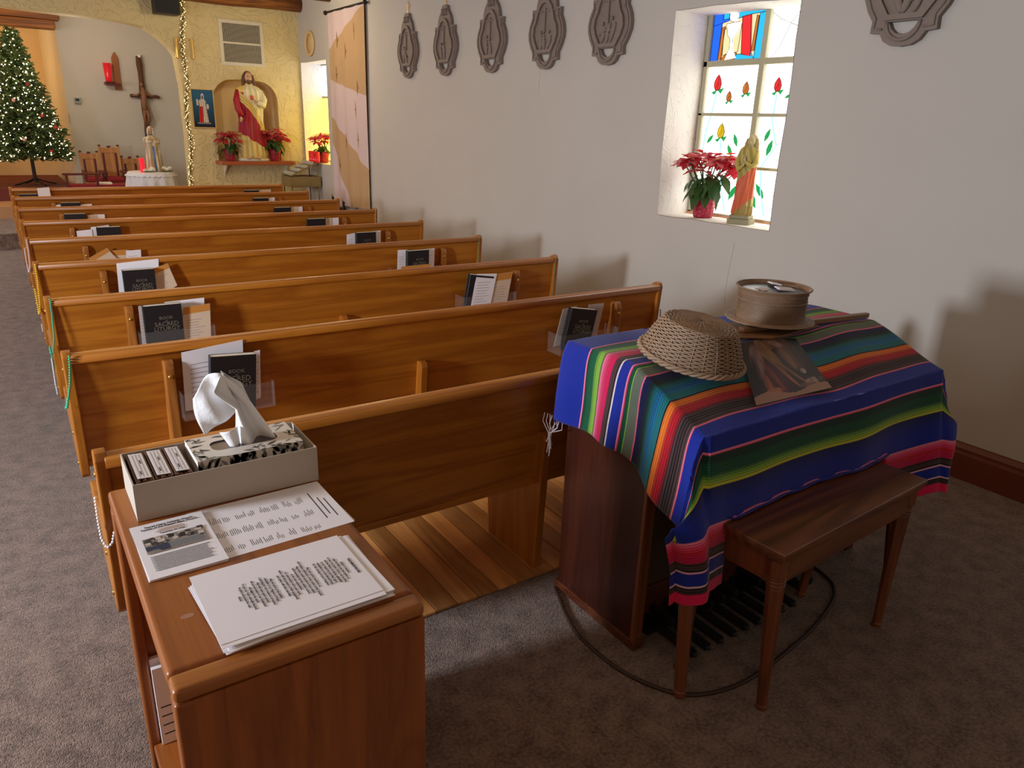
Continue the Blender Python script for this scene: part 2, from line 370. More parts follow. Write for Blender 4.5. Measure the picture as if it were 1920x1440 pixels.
# steps
orange_c = mat('orange_lit_carpet', (.50, .27, .13), .95); dark_red = mat('dark_red_carpet', (.16, .04, .03), .95)  # orange light on the platform riser is put into the first colour
b = MB(); b.box(-3.4, 3.4, 9.05, 14.3, -.02, .2); s_ = struct(b.build('floor_sanctuary', carpet_m), 'carpeted sanctuary step')
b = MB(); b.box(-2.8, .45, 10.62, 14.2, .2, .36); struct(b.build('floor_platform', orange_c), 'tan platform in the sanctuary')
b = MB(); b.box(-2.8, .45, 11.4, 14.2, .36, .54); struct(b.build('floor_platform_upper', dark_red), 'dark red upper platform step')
# nave shell out of frame
def left_wall():
    holes = [[(a, 1.0), (a+1.1, 1.0), (a+1.1, 2.4), (a, 2.4)] for a in (-.4, 3.65, 7.25)]
    return wall_with_hole('wall_left', wall_m, 0, -3.75, -3.4, [(-4.2, 0), (FY+.3, 0), (FY+.3, CZ+.2), (-4.2, CZ+.2)], holes, 'cream plaster wall on the far side of the aisle')
left_wall()
b = MB(); b.box(-3.7, WX+.1, -4.4, -4.2, 0, CZ+.2); struct(b.build('wall_back', wall_m), 'plaster wall behind the camera')
b = MB(); b.box(-3.8, WX+.5, -4.4, 14.6, CZ, CZ+.12); struct(b.build('ceiling', ceil_m), 'plaster ceiling above the log beams')
# baseboard
b = MB(); b.prism([(WX, 0), (WX-.028, 0), (WX-.028, .135), (WX-.022, .15), (WX-.022, .165), (WX-.010, .185), (WX, .192)], 1, -4.2, FY)
struct(b.build('baseboard_right', redwood), 'dark reddish wooden baseboard')
# wall cracks (thin relief lines)
crk = mat('hairline_crack', (.30, .26, .22), .9)
for pts in ([(3.504, 2.12), (3.520, 2.035), (3.518, 1.94), (3.523, 1.90)], [(1.246, .99), (1.252, .90), (1.264, .79), (1.270, .66), (1.262, .575)]):
    b = MB(); b.tube([(WX+.0005, p[0], p[1]) for p in pts], .0017, 4); o = b.build('hairline_crack', crk, wr)

# ceiling log beams
def log(y, z, x0, x1, r, label):
    b = MB(); pts = []; k = 22
    for i in range(k+1):
        x = x0+(x1-x0)*i/k; pts.append((x, y+.012*sin(i*1.3), z+.010*sin(i*.9+1)))
    b.tube(pts, [r*(1+.04*sin(i*2.1)) for i in range(k+1)], 14)
    return tag(b.build('ceiling_log_beam', log_m, smooth=1.0), label, 'beam', 'log beams under the ceiling')
log(9.40, 3.16, -3.4, 3.49, .098, 'peeled log beam directly against the yellow-lit front wall')
log(8.26, 3.19, -3.4, 3.49, .105, 'peeled log beam ending above the hanging banner')
for y in (7.1, 5.95, 4.8, 3.6, 2.4, 1.2, 0, -1.2): log(y, 3.19, -3.4, 3.49, .105, 'peeled log beam over the pews outside the picture')
for z0, z1, xe, l in ((2.80, 2.925, .63, 'lower squared beam over the apse, left edge of the photo'), (2.93, 3.04, .70, 'upper squared beam over the apse, longer of the two')):
    b = MB(); b.box(-2.8, xe, 12.15, 12.42, z0, z1); tag(b.build('squared_beam', log_m, bevel=.02), l, 'beam', 'beams over the apse')

# ================================================================ WINDOW 1 (stained glass)
GX = WX+.335
win = bpy.data.objects.new('window_1', None); COL.objects.link(win); struct(win, 'deep stained glass window with white panes and flowers')
def glass(name, col, es):
    m, nt, b = base(name); b.inputs['Base Color'].default_value = (.01, .01, .01, 1); b.inputs['Roughness'].default_value = .4; b.inputs['Specular IOR Level'].default_value = .1
    b.inputs['Emission Color'].default_value = tuple(col)+(1,); b.inputs['Emission Strength'].default_value = es; return m
g_white = glass('daylit_white_glass', (1, .975, .92), 3.7)
GC = {'w': g_white, 'b': glass('daylit_blue_glass', (.01, .11, .95), 1.5), 'c': glass('daylit_cyan_glass', (.02, .50, .95), 1.2), 'r': glass('daylit_red_glass', (.95, .025, .03), 1.0),
      'o': glass('daylit_orange_glass', (.80, .22, .03), .9), 'y': glass('daylit_yellow_glass', (.95, .62, .02), .9), 'g': glass('daylit_green_glass', (.02, .50, .12), .8), 't': glass('daylit_cream_glass', (.95, .80, .42), 1.1),
      'a': glass('daylit_pale_aqua_glass', (.45, .85, .82), 1.2)}
y0g, y1g, z0g, z1g = .90, 1.97, 1.10, 2.47
# pane rectangles (y0,y1,z0,z1)
ym = 1.465; zr = [1.10, 1.445, 1.785, 2.115, 2.47]
fr = MB()
fr.box(GX-.03, GX+.03, y1g-.035, y1g, z0g, z1g); fr.box(GX-.03, GX+.03, y0g, y0g+.03, z0g, z1g); fr.box(GX-.035, GX+.03, ym-.022, ym+.022, z0g, z1g)
for z, h in ((1.105, .012), (1.445, .010), (1.785, .011), (2.115, .02), (2.46, .012)): fr.box(GX-.03, GX+.03, y0g, y1g, z-h, z+h)
fr.build('window_frame', win_metal, win, bevel=.004, seg=1)
for i in range(4):
    for (a, c) in ((ym+.022, y1g-.035), (y0g+.03, ym-.022)):
        if i == 3 and a > 1.4: continue
        b = MB(); b.box(GX-.004, GX+.004, a, c, zr[i]+.012, zr[i+1]-.012); b.build('pane', g_white, win)
lead = MB()
def gl(pts, c, d=.010, lead_=True):
    b = MB(); b.prism(pts, 0, GX-d, GX-.0041); b.build('glass_piece', GC[c], win)
    if lead_: lead.tube([(GX-d-.001, p[0], p[1]) for p in pts+[pts[0]]], .0022, 5)
# chalice panel (upper left pane, y from 1.487 (right) to 1.935 (left)); u: 0 left .. 1 right
def U(u, v): return (1.930-u*.437, 2.135+v*.315)
def P_(l): return [U(*p) for p in l]
b = MB(); b.box(GX-.004, GX+.004, 1.487, 1.935, 2.135, 2.448); b.build('pane', GC['t'], win)
gl(P_([(0, 0), (.15, 0), (.17, .95), (.0, .95)]), 'b'); gl(P_([(0, .70), (.30, .78), (.30, 1), (0, 1)]), 'b', .012)
gl(P_([(.20, .80), (.45, .86), (.45, 1), (.18, 1)]), 'c', .013); gl(P_([(.45, .80), (.72, .86), (1, .88), (1, 1), (.45, 1)]), 'c', .012)
gl(P_([(.86, 0), (1, 0), (1, .88), (.88, .86)]), 'c', .011); gl(P_([(.48, 0), (.86, 0), (.80, .12), (.50, .10)]), 'c', .011)
gl(P_([(.62, .10), (.80, .05), (.72, .86), (.56, .84)]), 'r', .014); gl(P_([(.80, .15), (.85, .15), (.87, .82), (.83, .84)]), 'o', .012)
gl(P_([(.16, .02), (.22, .02), (.24, .68), (.18, .66)]), 'o', .012); gl(P_([(.2, .0), (.5, 0), (.52, .14), (.3, .12)]), 'o', .011)
gl(P_([(.22, .62), (.56, .70), (.54, .16), (.24, .10)]), 't', .0105)
# white host and chalice
gl([U(.40+.085*cos(k*pi/6), .86+.11*sin(k*pi/6)) for k in range(12)], 'w', .016)
gl(P_([(.27, .72), (.53, .74), (.52, .58), (.45, .46), (.42, .42), (.43, .25), (.52, .03), (.30, .0), (.38, .24), (.37, .42), (.31, .50)]), 'w', .015)
# roses
def flower(y, z, s, c, n=5):
    pts = [(y-s*.15, z-s*.62), (y-s*.42, z-s*.35), (y-s*.52, z+.1*s), (y-s*.34, z+s*.62), (y-s*.05, z+s*1.05), (y+s*.18, z+s*.80), (y+s*.46, z+s*.35), (y+s*.48, z-.15*s), (y+s*.25, z-s*.55)]
    gl(pts, c, .013)
    lead.tube([(GX-.0145, y-s*.05, z-s*.5), (GX-.0145, y-s*.2, z+s*.1), (GX-.0145, y-s*.05, z+s*.8)], .0015, 4); lead.tube([(GX-.0145, y+s*.25, z-s*.4), (GX-.0145, y-s*.1, z+s*.3)], .0015, 4)
    gl([(y, z-s*.5), (y-s*.9, z-s*.35), (y-s*.5, z-s*.95)], 'g', .011, False); gl([(y, z-s*.5), (y+s*.85, z-s*.8), (y+s*.4, z-s*1.05)], 'g', .011, False)
flower(1.835, 1.98, .062, 'r'); flower(1.722, 1.895, .040, 'o'); flower(1.585, 1.945, .048, 'o'); flower(1.330, 1.960, .052, 'r'); flower(1.755, 1.665, .060, 'y')
def leafp(y, z, s, a, c='g'):
    pts = [(y+s*(cos(a)*px-sin(a)*pz), z+s*(sin(a)*px+cos(a)*pz)) for px, pz in ((0, -1), (.32, -.3), (.3, .3), (0, 1), (-.3, .3), (-.3, -.3))]
    gl(pts, c, .012, False)
for y, z, s, a in ((1.62, 1.62, .045, -.4), (1.66, 1.55, .045, -.5), (1.36, 1.66, .045, .4), (1.33, 1.58, .055, .3), (1.42, 1.25, .08, -.6), (1.36, 1.30, .06, -.7), (1.85, 1.62, .04, .7), (1.59, 1.27, .06, .5), (1.24, 1.9, .03, 1.2)): leafp(y, z, s, a)
for pts in ([(1.84, 1.93), (1.86, 1.80), (1.90, 1.66), (1.91, 1.5)], [(1.33, 1.91), (1.34, 1.75), (1.28, 1.6), (1.38, 1.45), (1.35, 1.3), (1.30, 1.14)], [(1.75, 1.62), (1.74, 1.5), (1.70, 1.3), (1.64, 1.14)]):
    b = MB(); b.tube([(GX-.008, p[0], p[1]) for p in pts], .006, 6); b.build('glass_stem', GC['a'], win)
for pts in ([(1.44, 2.40), (1.38, 2.36), (1.30, 2.33), (1.22, 2.42)], [(1.30, 2.33), (1.36, 2.2), (1.42, 2.13)], [(1.22, 2.30), (1.30, 2.33)]):
    lead.tube([(GX-.007, p[0], p[1]) for p in pts], .0022, 5)
gl([(1.22, 2.335), (1.165, 2.335), (1.165, 2.305), (1.22, 2.305)], 'o', .012)
lead.build('lead_lines', iron, win)
b = MB(); b.box(GX-.04, WX+.42, .9, 2.05, 1.04, 1.105); b.build('window_sill_board', mat('orange_brick_sill', (.62, .30, .16), .8), win)
b = MB(); b.box(GX+.05, GX+.07, .8, 2.1, 1.0, 2.55); b.build('outer_board', win_metal, win)

# WINDOW 2 (small, near the front) : yellow, white and blue lights
win2 = bpy.data.objects.new('window_2', None); COL.objects.link(win2); struct(win2, 'small coloured window beside the yellow-lit front wall')
for (z0, z1, m, ) in ((1.06, 1.95, glass('daylit_amber_glass', (1, .72, .08), 3.6)), (1.97, 2.40, glass('daylit_pale_blue_glass', (.80, .84, 1), 2.6))):
    b = MB(); b.box(GX-.004, GX+.004, 8.44, 9.5, z0, z1); b.build('pane', m, win2)
b = MB(); b.box(GX-.03, GX+.02, 8.42, 9.52, 1.945, 1.975); b.box(GX-.03, GX+.02, 8.96, 8.99, 1.04, 2.42); b.box(GX-.03, GX+.02, 8.42, 9.52, 1.03, 1.06); b.box(GX-.03, GX+.02, 8.42, 9.52, 2.395, 2.42)
b.box(GX+.03, GX+.05, 8.3, 9.6, 1.0, 2.5); b.build('window_frame', win_metal, win2)

# ================================================================ PEWS
def pew(label):
    t = thing('pew', label, 'pew', group='oak pews in the row along the wall')
    b = MB(); b.prism([(.0105, .815), (.036, .815), (.094, .38), (.069, .38)], 0, XL+.025, XR-.025); b.build('back_panel', oak_x, t, bevel=.003)
    b = MB(); b.prism([(.003, .838), (-.008, .832), (-.010, .808), (.004, .800), (.040, .800), (.044, .825), (.036, .838)], 0, XL+.024, XR-.024); b.build('top_rail', oak_x, t, smooth=.6, bevel=.0015, seg=1)
    b = MB(); b.prism([(.060, .395), (.058, .372), (.100, .372), (.102, .395)], 0, XL+.03, XR-.03); b.build('bottom_rail', oak_x, t, bevel=.003)
    b = MB(); b.prism([(.085, .400), (.10, .425), (.44, .44), (.475, .425), (.47, .40)], 0, XL+.03, XR-.03); b.build('seat', oak_x, t, bevel=.003)
    prof = [(-.004, .828), (.006, .848), (.030, .852), (.052, .842), (.066, .80), (.082, .70), (.13, .63), (.20, .61), (.40, .60), (.455, .575), (.46, .53), (.40, .45), (.30, .40), (.15, .335), (.075, .325), (.055, .345), (.012, .60)]
    for x0 in (XL, XR-.030):
        b = MB(); b.prism(prof, 0, x0, x0+.030); e = b.build('end_panel', oak_z, t, bevel=.004)
        sx = -1 if x0 == XL else 1; xf = x0 if sx < 0 else x0+.03
        for (yy, zz) in ((.032, .78), (.12, .50), (.10, .38)): k = MB(); k.ball((xf+sx*.001, yy, zz), (.004, .008, .008), 10, 6); k.build('bolt', brass, e, smooth=True)
    prof = [(.03, 0), (.36, 0), (.40, .41), (.10, .41), (.085, .50), (.060, .575), (.045, .597), (.020, .603), (.002, .596), (-.006, .575), (.006, .45)]
    for xs, mid in ((-.215, 0), (1.062, 1), (2.40, 0)):
        p = prof if mid else [(.09, 0), (.36, 0), (.40, .41), (.11, .41)]
        b = MB(); b.prism(p, 0, xs-.017, xs+.017); b.build('support_leg', oak_z, t, bevel=.004)
    for xs in (-.043, 2.238):
        pr = [(.02, .765), (.008, .778), (-.014, .779), (-.028, .768), (-.034, .745), (-.030, .30), (.0, .285), (.085, .285), (.075, .38), (.02, .7)]
        b = MB(); b.prism(pr, 0, xs-.018, xs+.018); e = b.build('back_rib', tan_rib, t, bevel=.004)
        k = MB(); k.ball((xs, -.034, .715), (.009, .005, .009), 10, 6); k.build('screw', brass, e, smooth=True)
    return t
tan_rib = wood('rib_oak_z', (.44, .165, .030), (.27, .085, .012), 2)
ordn = ['nearest', 'second', 'third', 'fourth', 'fifth', 'sixth', 'seventh', 'eighth', 'farthest']
extra = ['nearest oak pew, half hidden behind the cabinet and the organ', 'second oak pew from the camera, green beads hang on its aisle end',
 'third oak pew from the camera, with green and white beads at its aisle end', 'fourth oak pew from the camera, yellow beads on its aisle end',
 'fifth oak pew from the camera, pink and white beads on its aisle end', 'sixth oak pew from the camera, no beads on its aisle end',
 'seventh oak pew from the camera, third from the front', 'eighth oak pew from the camera, second from the front', 'farthest oak pew, directly before the sanctuary']
p0 = pew(extra[0])
pews = [p0]
bpy.context.view_layer.update()
for i in range(1, 9):
    c = p0.copy(); COL.objects.link(c); c['label'] = extra[i]; c.location = (0, i*D, 0)
    for ch in list(p0.children):
        d = ch.copy(); COL.objects.link(d); d.parent = c
        for g in ch.children: e = g.copy(); COL.objects.link(e); e.parent = d
    pews.append(c)

# book racks: clear pockets, books and leaflets
RK = [
(1,'b',0,.075,.262,.07),(1,'w',-.012,(.009,.800),(.241,.821),(.228,.56),(-.001,.56)),(1,'w',-.022,(.262,.767),(.303,.772),(.291,.568),(.262,.561)),
(2,'b',0,.004,.189),(2,'g',-.02,(-.001,.774),(.06,.776),(.05,.565),(-.007,.563)),(2,'w',-.012,(.120,.78),(.308,.785),(.293,.555),(.11,.547)),(2,'t',-.058,(.194,.754),(.324,.763),(.312,.581),(.178,.577)),
(3,'b',0,.047,.230),(3,'w',-.012,(.034,.816),(.265,.829),(.246,.56),(.022,.56)),(3,'t',-.035,(.205,.769),(.310,.800),(.350,.661),(.240,.60)),
(4,'t',-.045,(-.034,.699),(.087,.762),(.17,.64),(.05,.57)),(4,'t',-.02,(.093,.74),(.225,.739),(.219,.56),(.086,.56)),(4,'w',-.030,(.205,.734),(.302,.736),(.292,.56),(.2,.56)),
(5,'b',0,.122,.300),(5,'w',-.025,(-.014,.754),(.096,.762),(.09,.56),(-.018,.56)),(5,'w',-.012,(.091,.778),(.223,.79),(.218,.56),(.09,.56)),
(6,'b',0,-.040,.157),(6,'t',-.03,(.161,.763),(.230,.765),(.225,.56),(.155,.56)),(6,'w',-.018,(.215,.765),(.300,.763),(.295,.56),(.21,.56)),
(7,'b',0,.015,.190),(7,'w',-.02,(-.025,.758),(.06,.762),(.06,.56),(-.025,.56)),(7,'w',-.03,(.193,.757),(.294,.76),(.288,.56),(.187,.56)),
(8,'b',0,-.304,-.130),(8,'w',-.073,(-.127,.843),(-.012,.852),(-.007,.60),(-.127,.60)),
(1,'b',0,1.830,2.005,.17),(1,'g',-.018,(1.86,.775),(1.95,.783),(1.90,.586),(1.811,.579)),(1,'g',-.024,(2.030,.783),(2.135,.781),(2.094,.583),(1.99,.583)),
(2,'b',0,1.815,1.990,.15),(2,'w',-.082,(1.895,.793),(2.042,.784),(1.995,.565),(1.85,.565)),(2,'t',-.075,(2.049,.779),(2.166,.784),(2.124,.565),(2.003,.565)),
(3,'b',0,1.905,2.083),(3,'w',-.02,(1.859,.784),(1.936,.783),(1.917,.56),(1.848,.56)),(3,'w',-.028,(2.06,.78),(2.156,.781),(2.147,.56),(2.06,.56)),(3,'t',-.082,(1.852,.675),(2.095,.677),(2.094,.565),(1.851,.565)),
(4,'b',0,1.922,2.100),(4,'w',-.02,(1.863,.763),(1.948,.776),(1.945,.56),(1.86,.56)),(4,'w',-.028,(2.08,.781),(2.165,.784),(2.162,.56),(2.08,.56)),
(5,'b',0,1.852,2.027),(5,'t',-.03,(2.030,.777),(2.105,.779),(2.101,.56),(2.030,.56)),(5,'w',-.018,(2.09,.775),(2.179,.777),(2.175,.56),(2.09,.56)),
(6,'b',0,1.842,2.025),(6,'t',-.03,(2.035,.778),(2.106,.782),(2.106,.56),(2.035,.56)),(6,'w',-.018,(2.10,.776),(2.163,.78),(2.163,.56),(2.10,.56)),
(7,'b',0,1.906,2.087),(7,'w',-.02,(2.06,.777),(2.172,.781),(2.17,.56),(2.06,.56)),
(8,'b',0,2.085,2.250),(8,'t',-.02,(2.200,.779),(2.425,.783),(2.425,.56),(2.20,.56)),
]
def text(parent, s, x, y, z, size, m, rot=(pi/2, 0, 0), align='CENTER', bold=0, name='lettering', sx=1, spacing=1):
    c = bpy.data.curves.new(name, 'FONT'); c.body = s; c.size = size; c.align_x = align; c.extrude = .0002; c.offset = bold
    c.space_line = spacing; c.resolution_u = 2; c.materials.append(m)
    tmp = bpy.data.objects.new(name, c); COL.objects.link(tmp)
    me = bpy.data.meshes.new_from_object(tmp.evaluated_get(bpy.context.evaluated_depsgraph_get())); bpy.data.objects.remove(tmp); bpy.data.curves.remove(c)
    o = bpy.data.objects.new(name, me); COL.objects.link(o); o.parent = parent; o.location = (x, y, z); o.rotation_euler = rot; o.scale = (sx, 1, 1); return o
def make_book(label):
    t = thing('hymnal', label, 'book', group='black service books in the pew racks')
    w, h, d = .174, .227, .034
    b = MB(); b.box(-w/2, w/2, 0, .0035, 0, h); b.box(-w/2, w/2, d-.0035, d, 0, h); b.box(-w/2, -w/2+.004, .0035, d-.0035, 0, h); b.build('cover', black_m, t, bevel=.0012, seg=1)
    b = MB(); b.box(-w/2+.0041, w/2-.003, .0036, d-.0036, .004, h-.0015); b.build('page_block', page_m, t)
    text(t, 'BOOK', .012, -.0006, .155, .021, gold_print, sx=1.05); text(t, 'of', .012, -.0006, .143, .012, gold_print)
    text(t, 'SACRED', .012, -.0006, .121, .030, gold_print); text(t, 'LITURGY', .012, -.0006, .097, .030, gold_print)
    return t
side = lambda x: 'aisle-side' if x < 1 else 'wall-side'
bk0 = None; cnt = {}
def lean(y): return y
for e in RK:
    i, k = e[0], e[1]; row = ordn[i]
    if k == 'b':
        x0, x1 = e[3], e[4]; sd = side(x0); tilt = e[5] if len(e) > 5 else 0
        lb = 'black book in the %s rack on the back of the %s pew' % (sd, row)
        if bk0 is None: bk0 = bk = make_book(lb)
        else:
            bk = bk0.copy(); COL.objects.link(bk); bk['label'] = lb
            for ch in bk0.children:
                if i >= 5 and ch.name.startswith('lettering'): continue
                d = ch.copy(); COL.objects.link(d); d.parent = bk
        bk.location = ((x0+x1)/2, i*D-.072, .556+(.0 if i < 8 else .0)); bk.rotation_euler = (R(3), tilt, 0)
        # clear pocket: part of the pew
        r = MB(); xa, xb = (x0 if sd == 'aisle-side' else 1.82)-.02, (.33 if sd == 'aisle-side' else 2.19)
        if i == 8: xa, xb = (x0-.02, .02) if sd == 'aisle-side' else (2.06, 2.43)
        else: xa = -.02 if sd == 'aisle-side' else 1.80
        r.box(xa, xb, -.094, -.091, .548, .655); r.box(xa, xb, -.091, .03, .548, .551); r.box(xa, xa+.003, -.091, .02, .548, .655); r.box(xb-.003, xb, -.091, .02, .548, .655)
        o = r.build('book_rack', clear_m, pews[i])
    else:
        pts = e[3:7]; sd = side(pts[0][0]); yo = e[2]; mt = {'w': paper_w, 't': paper_t, 'g': paper_g}[k]
        t = MB(); t.prism([(p[0], p[1]) for p in pts], 1, i*D+yo-.0012, i*D+yo+.0012)
        key = (i, sd, k); cnt[key] = cnt.get(key, 0)+1
        cw = {'w': 'white', 't': 'tan', 'g': 'greyish'}[k]
        xs = [p[0] for p in pts]; bx = [q for q in RK if q[0] == i and q[1] == 'b' and side(q[3]) == sd]
        pos = 'loose in' if not bx else ('left of the black book in' if sum(xs)/4 < bx[0][3] else ('right of the black book in' if sum(xs)/4 > bx[0][4] else ('behind the black book in' if yo > -.06 else 'in front of the black book in')))
        if (i, k, yo) == (4, 't', -.045): pos = 'tilted, poking out of'
        lb = '%s leaflet %s the %s rack, %s pew' % (cw, pos, sd, row)
        th = thing('leaflet', lb, 'paper', group='leaflets in the pew racks'); t.build('sheet', mt, th)
        if i <= 4:
            a, bb, c, d = [Vector((p[0], i*D+yo-.0016, p[1])) for p in pts]
            L_ = MB()
            for q in range(3, 12):
                v = q/13; l0 = a.lerp(d, v); r0_ = bb.lerp(c, v); s0, s1 = .12, .12+.7*random.uniform(.6, 1)
                if k == 't' and q < 5: continue
                pA, pB = l0.lerp(r0_, s0), l0.lerp(r0_, s1)
                L_.add([pA, pB, pB+Vector((0, 0, -.0022)), pA+Vector((0, 0, -.0022))], [(0, 1, 2, 3)])
            L_.build('print_lines', mat('grey_print', (.30, .26, .26), .9) if 'grey_print' not in bpy.data.materials else bpy.data.materials['grey_print'], th)
            if k == 't':
                L_ = MB(); p = [a.lerp(bb, .02), a.lerp(bb, .98), bb.lerp(c, .2).lerp(a, .02), a.lerp(d, .2)]
                L_.add([v+Vector((0, -.0004, 0)) for v in p], [(0, 1, 2, 3)]); L_.build('orange_band', orange_pr, th)

# rosaries on pew ends
def rosary(label, pts, colr, r=.0048, tail=None, cross=None):
    t = thing('rosary', label, 'rosary', group='rosaries hung over the pew ends')
    m = mat('bead', colr, .25, spec=.6)
    P = [Vector(p) for p in pts]; out = []; acc = 0
    for a, b_ in zip(P[:-1], P[1:]):
        L_ = (b_-a).length; s = -acc
        while s+r*2.1 <= L_: s += r*2.1; out.append(a.lerp(b_, s/L_))
        acc = L_-s
    b = MB()
    for p in out: b.ball(p, r, 6, 4)
    b.build('beads', m, t, smooth=True)
    if cross:
        c = Vector(cross); b = MB(); b.box(c.x-.002, c.x+.002, c.y-.003, c.y+.003, c.z-.045, c.z); b.box(c.x-.002, c.x+.002, c.y-.014, c.y+.014, c.z-.019, c.z-.013)
        b.build('cross', mat('pale_cross', (.75, .75, .78), .3), t)
    return t
def loop_end(i, z1, z2, x=XL, s=-1, dy=0):
    y = i*D-.010+dy   # hangs down the rear face of the end panel, round its top, and down outside
    return [(x+.016, y, z1), (x+.010, y, .74), (x+.018, y, .845), (x+.012, i*D+.02, .858), (x-.010*(-s) if 0 else x-.007, i*D+.03, .845), (x-.008, i*D+.045, .70), (x-.008, i*D+.03, z2)]
rosary('green bead rosary on the aisle end of the second pew', [(XL+.024, D-.014, .848), (XL+.020, D-.014, .80), (XL+.012, D-.014, .74), (XL+.0, D-.016, .69), (XL-.010, D-.014, .65), (XL-.014, D-.004, .645), (XL-.008, D-.012, .665), (XL-.002, D-.014, .69)], (.02, .45, .25))
rosary('long green bead rosary on the aisle end of the third pew', [(XL+.024, 2*D-.014, .852), (XL+.022, 2*D-.014, .77), (XL+.014, 2*D-.014, .66), (XL+.0, 2*D-.016, .59), (XL-.010, 2*D-.010, .585), (XL-.010, 2*D-.012, .62), (XL-.006, 2*D-.014, .54), (XL-.010, 2*D-.014, .50)], (.02, .42, .28))
rosary('white bead rosary tail below green beads at the third pew', [(XL-.010, 2*D-.02, .57), (XL-.012, 2*D-.02, .50), (XL-.014, 2*D-.02, .43)], (.75, .78, .80), .004, cross=(XL-.014, 2*D-.02, .43))
rosary('yellow bead rosary on the aisle end of the fourth pew', [(XL+.012, 3*D-.014, .85), (XL+.010, 3*D-.014, .74), (XL+.002, 3*D-.014, .62), (XL-.006, 3*D-.018, .57), (XL-.012, 3*D-.006, .555), (XL-.010, 3*D+.01, .60), (XL-.009, 3*D+.02, .70)], (.80, .50, .02), .006, cross=(XL-.010, 3*D-.022, .50))
rosary('pink and white bead rosary on the aisle end of the fifth pew', [(XL+.010, 4*D-.014, .85), (XL+.010, 4*D-.014, .76), (XL+.002, 4*D-.016, .66), (XL-.010, 4*D-.0, .62), (XL-.012, 4*D+.02, .68), (XL-.009, 4*D+.03, .78)], (.78, .60, .62), .006)
rosary('white cord rosary looped on the nearest pew aisle end', [(XL-.009, .04, .72), (XL-.012, .02, .66), (XL-.012, .0, .61), (XL-.004, -.02, .59), (XL+.010, -.02, .60), (XL+.018, -.02, .63)], (.82, .80, .84), .0042)
rosary('olive bead rosary on the wall end of the third pew', [(XR-.03, 2*D-.012, .855), (XR-.034, 2*D-.010, .78), (XR-.036, 2*D-.006, .68), (XR-.036, 2*D-.006, .58)], (.18, .22, .12))
rosary('green bead rosary on the wall end of the fourth pew', [(XR-.03, 3*D-.012, .855), (XR-.034, 3*D-.012, .78), (XR-.03, 3*D-.010, .70), (XR-.03, 3*D-.006, .64)], (.16, .25, .12), .006)
rosary('pale bead rosary on the wall end of the sixth pew', [(XR-.02, 5*D-.012, .855), (XR-.026, 5*D-.012, .79), (XR-.024, 5*D-.010, .70)], (.45, .45, .35), .006)
rosary('dark red bead rosary on the wall end of the second pew', [(XR-.004, D-.006, .70), (XR-.0, D-.006, .66), (XR+.004, D-.006, .56), (XR-.004, D-.006, .50)], (.18, .03, .05), .005)

# ================================================================ CABINET
CX0, CX1, CY0, CY1, CH_ = -.380, .045, -.982, -.229, .85
t = thing('bookcase', 'low open wooden bookcase in the foreground with papers on top', 'cabinet')
b = MB(); b.box(CX0, CX1, CY0+.047, CY1, CH_-.035, CH_); b.build('top_board', cab_y, t, bevel=.012, seg=4, smooth=.7)
b = MB(); b.box(CX0, CX1, CY0, CY0+.0455, CH_-.026, CH_); b.build('front_rail', cab_x, t, bevel=.011, seg=4, smooth=.7)
b = MB(); b.box(CX0+.024, CX1-.001, CY0+.0012, CY0+.024, .0, CH_-.0265); b.build('front_panel', cab_z, t)
b = MB(); b.box(CX0, CX0+.030, CY0, CY0+.040, 0, CH_-.0262); b.build('corner_post', cab_z, t, bevel=.008, seg=4, smooth=.7)
b = MB(); b.box(CX0, CX0+.028, CY1-.045, CY1-.004, 0, CH_-.036); b.build('corner_post', cab_z, t, bevel=.009, seg=3, smooth=.7)
b = MB(); b.box(CX1-.022, CX1-.002, CY0+.026, CY1-.006, 0, CH_-.036); b.build('back_panel', cab_z, t)
b = MB(); b.box(CX0+.029, CX1-.023, CY1-.022, CY1-.006, 0, CH_-.036); b.build('side_panel', cab_z, t)
for z, nm in ((.14, 'bottom_shelf'),):
    b = MB(); b.box(CX0+.008, CX1-.023, CY0+.025, CY1-.046, z-.022, z); b.build(nm, cab_y, t, bevel=.006, seg=3)
# things inside the bookcase
for k, (x, y, z, w_, h_, lb) in enumerate(((-.374, -.268, .1415, .20, .25, 'white printed leaflet standing inside the wooden bookcase, rear and left'), (-.352, -.290, .1415, .20, .235, 'white lined leaflet standing inside the wooden bookcase, nearer the camera'))):
    th = thing('leaflet', lb, 'paper', (x, y, z)); b = MB(); b.box(0, w_, 0, .012, 0, h_); b.build('sheets', paper_w, th)
    b = MB()
    if k == 0: b.box(.012, .05, -.0008, 0, .19, .22)
    for q in range(4): b.box(.008, .06, -.0008, 0, .03+q*.028, .033+q*.028)
    b.build('print_lines', ink, th)

ZT = CH_
# cardboard tray
t = thing('cardboard_tray', 'long open grey cardboard tray on the wooden bookcase', 'box', (0, 0, ZT))
tr = Matrix.Rotation(0, 4, 'Z')
x0, x1, ya, yb, hh = -.343, .052, -.418, -.238, .087
b = MB(); b.box(x0, x1, ya, yb, .001, .004); b.box(x0, x1, ya, ya+.003, .004, hh); b.box(x0, x1, yb-.003, yb, .004, hh); b.box(x0, x0+.003, ya+.003, yb-.003, .004, hh); b.box(x1-.003, x1, ya+.003, yb-.003, .004, hh); b.build('tray', card_m, t)
